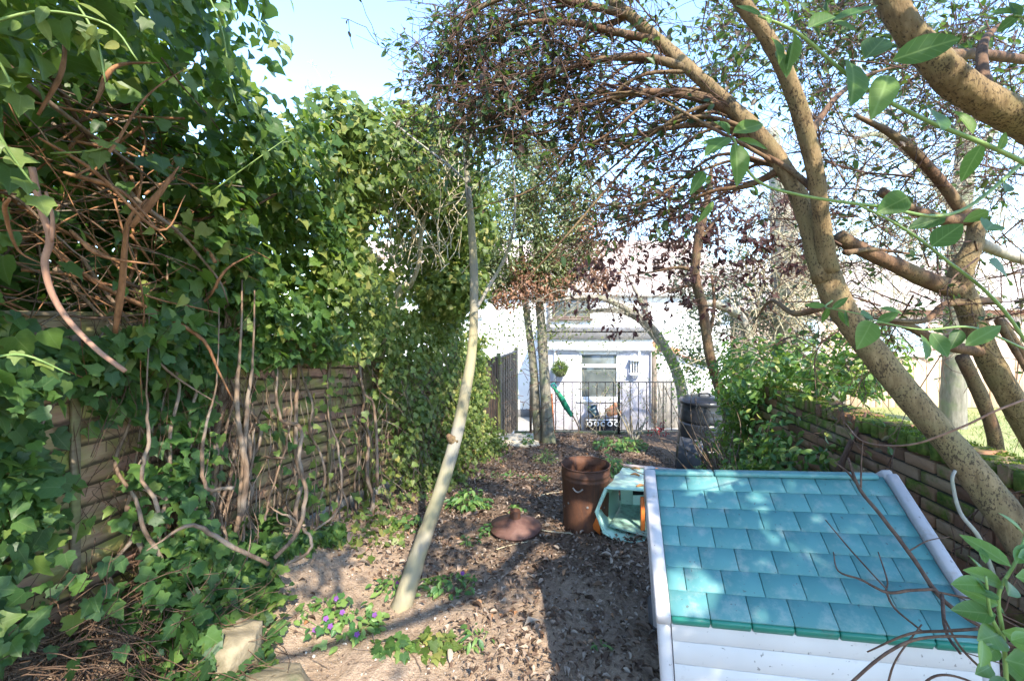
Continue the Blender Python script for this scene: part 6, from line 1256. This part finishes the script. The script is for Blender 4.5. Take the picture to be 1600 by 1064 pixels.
clump((-.42, 2.55), .15, .06, 40, .055, 'second ivy sprig reaching toward the dark litter', M_ivyl, IVY[:2], nm='ivy_sprig', cat='ivy')
clump((-.20, 2.62), .12, .08, 22, .06, 'dandelion like rosette at the edge of the dark litter', Ts=LANCE)
clump((.55, 7.4), .22, .26, 90, .075, 'grassy weed tuft at the foot of the twin trunks', Ts=[T_lance(.16, 3, .4)])
clump((1.45, 6.7), .45, .24, 220, .085, 'broad nettle patch between the rusty bin and the railing', Ts=LANCE[:2] + OVAL)
clump((1.95, 8.2), .50, .24, 200, .085, 'leafy weed bank in front of the railing kerb')
clump((2.62, 6.1), .24, .2, 90, .07, 'fresh weed clump at the foot of the compost bin')
clump((.30, 8.6), .12, .3, 40, .07, 'thin seedling beside the pale slabs')
clump((-.15, 6.2), .3, .06, 40, .05, 'sparse creeping weed midway along the litter')
clump((.32, 6.0), .22, .06, 34, .05, 'scattered green seedlings left of the plant pot')
clump((.52, 2.62), .07, .03, 10, .035, 'tiny weed beside the playhouse foot')
clump((-.35, 3.9), .12, .05, 22, .045, 'seedlings right of the trunk in the dry strip')
clump((-.92, 4.15), .22, .10, 44, .055, 'bluish ivy tuft at the end of the gravel board', M_ivy, IVY[:2], nm='ivy_sprig', cat='ivy')
rf = thing('red_flowers', 'small red flowered potted plant by the grey gate', 'plant', gp(3.05, 9.4)); p = gp(3.05, 9.4, .16) + rng.normal(size=(50, 3)) * [.10, .05, .08]; nr, tp = rleaf(50, [0, -.6, .4], rng)
foliage(rf, SMALL, p, nr, tp, rng.uniform(.05, .08, 50), mat_leaf('red_petal', [(.1, (.25, .02, .02)), (.9, (.45, .05, .05))], (.5, .1, .1), .2, .5, .3, 0), 0, stuff='blossom', seed=18)

# ------------------------------------------------------------------ leaf litter, pebbles, sticks
n = 30000; x = rng.uniform(-1.9, 2.6, n); y = 2.0 + 7.5 * rng.random(n) ** 1.35; q = np.stack([x, y, 0 * x], -1)
den = .35 + .45 * sstep(2.9, 3.6, y) + .35 * sstep(-.4, .6, x) + .35 * wnoise(q, .9, 91) - .45 * sstep(-.2, -.8, x) * sstep(4.6, 3.4, y)
k = (rng.random(n) < den) & (x - fence_x(y) > .15); p = q[k]; n = len(p); p[:, 2] = gz(p[:, 0], p[:, 1]) + rng.uniform(.006, .028, n)
M_litter = mat_leaf('leaf_litter', [(.02, (.06, .038, .026)), (.35, (.17, .11, .078)), (.65, (.32, .235, .175)), (.9, (.52, .43, .34)), (1, (.40, .19, .08))], (.3, .2, .1), .12, .8, .2, 0)
mb = MB(); nr = unit(rng.normal(size=(n, 3)) * .45 + [0, 0, 1]); tp = unit(rng.normal(size=(n, 3)) * [1, 1, .15]); M = leaf_mats(nr, tp, rng.uniform(.018, .055, n)); h = n // 2; bigl = rng.random(n) < .05; M[bigl] *= 1.9
add_leaves(mb, T_small(.5, .2, .25), M[:h], p[:h]); add_leaves(mb, T_oval(.45, .22, .3), M[h:], p[h:])
o = mb.build('leaf_litter', M_litter, None, True, 'stuff')
n = 9000; x = rng.uniform(-1.6, 1.6, n); y = 2.0 + 4.0 * rng.random(n) ** 1.4; s = .003 + .010 * rng.random(n) ** 4; p = np.stack([x, y, gz(x, y) + s * .3], -1)
oct_ = np.array([(1, 0, 0), (-1, 0, 0), (0, 1, 0), (0, -1, 0), (0, 0, .8), (0, 0, -.8)]) ; of = np.array([(0, 2, 4), (2, 1, 4), (1, 3, 4), (3, 0, 4), (2, 0, 5), (1, 2, 5), (3, 1, 5), (0, 3, 5)])
mb = MB(); nr = unit(rng.normal(size=(n, 3))); add_leaves(mb, (oct_, of, oct_[:, :2]), leaf_mats(nr, unit(rng.normal(size=(n, 3))), s) * rng.uniform(.6, 1.3, (n, 1, 3)), p)
mm, t, b, out = new_mat('pebble'); c = ramp(t, rnd(t), [(.0, (.07, .05, .04)), (.5, (.22, .17, .13)), (.85, (.42, .36, .30)), (1, (.6, .56, .5))]); t.links.new(c, b.inputs['Base Color']); setp(b, .85, .2)
mb.build('pebbles', mm, None, True, 'stuff')
mb = MB()
for k in range(170):
    x_, y_ = rng.uniform(-1.3, 1.5), 2.1 + 5 * rng.random() ** 1.2; a = rng.uniform(0, 6.28); L = rng.uniform(.04, .22); w_ = wander(rng, gp(x_, y_, .014), [math.cos(a), math.sin(a), 0], L, 4, .2); w_[:, 2] = gz(w_[:, 0], w_[:, 1]) + .016; Tb(mb, w_, [.0035, .002], 4)
mb.build('twig_litter', M_vine, None, True, 'stuff')
for lab, pts, r in (('fallen stick pointing at the foot of the rusty bin', [(845, 825, 4.1), (868, 830, 4.05), (893, 838, 4.0)], .008), ('fallen stick lying beyond the rusty lid', [(845, 768, 5.0), (875, 755, 5.2), (905, 745, 5.3)], .010), ('curved fallen stick between the lid and the dark litter', [(775, 862, 3.75), (790, 850, 3.8), (830, 838, 3.9)], .006)):
    q = curve(PP(*pts), 4); q[:, 2] = gz(q[:, 0], q[:, 1]) + .02; m_ = MB(); tube(m_, q, [r, r * .6], 6, lump=.1, rng=rng); solo(m_, 'fallen_stick', M_pale, lab, 'stick', 'fallen sticks', True)

for o in bpy.data.objects:
    if '_o' in o: del o['_o']
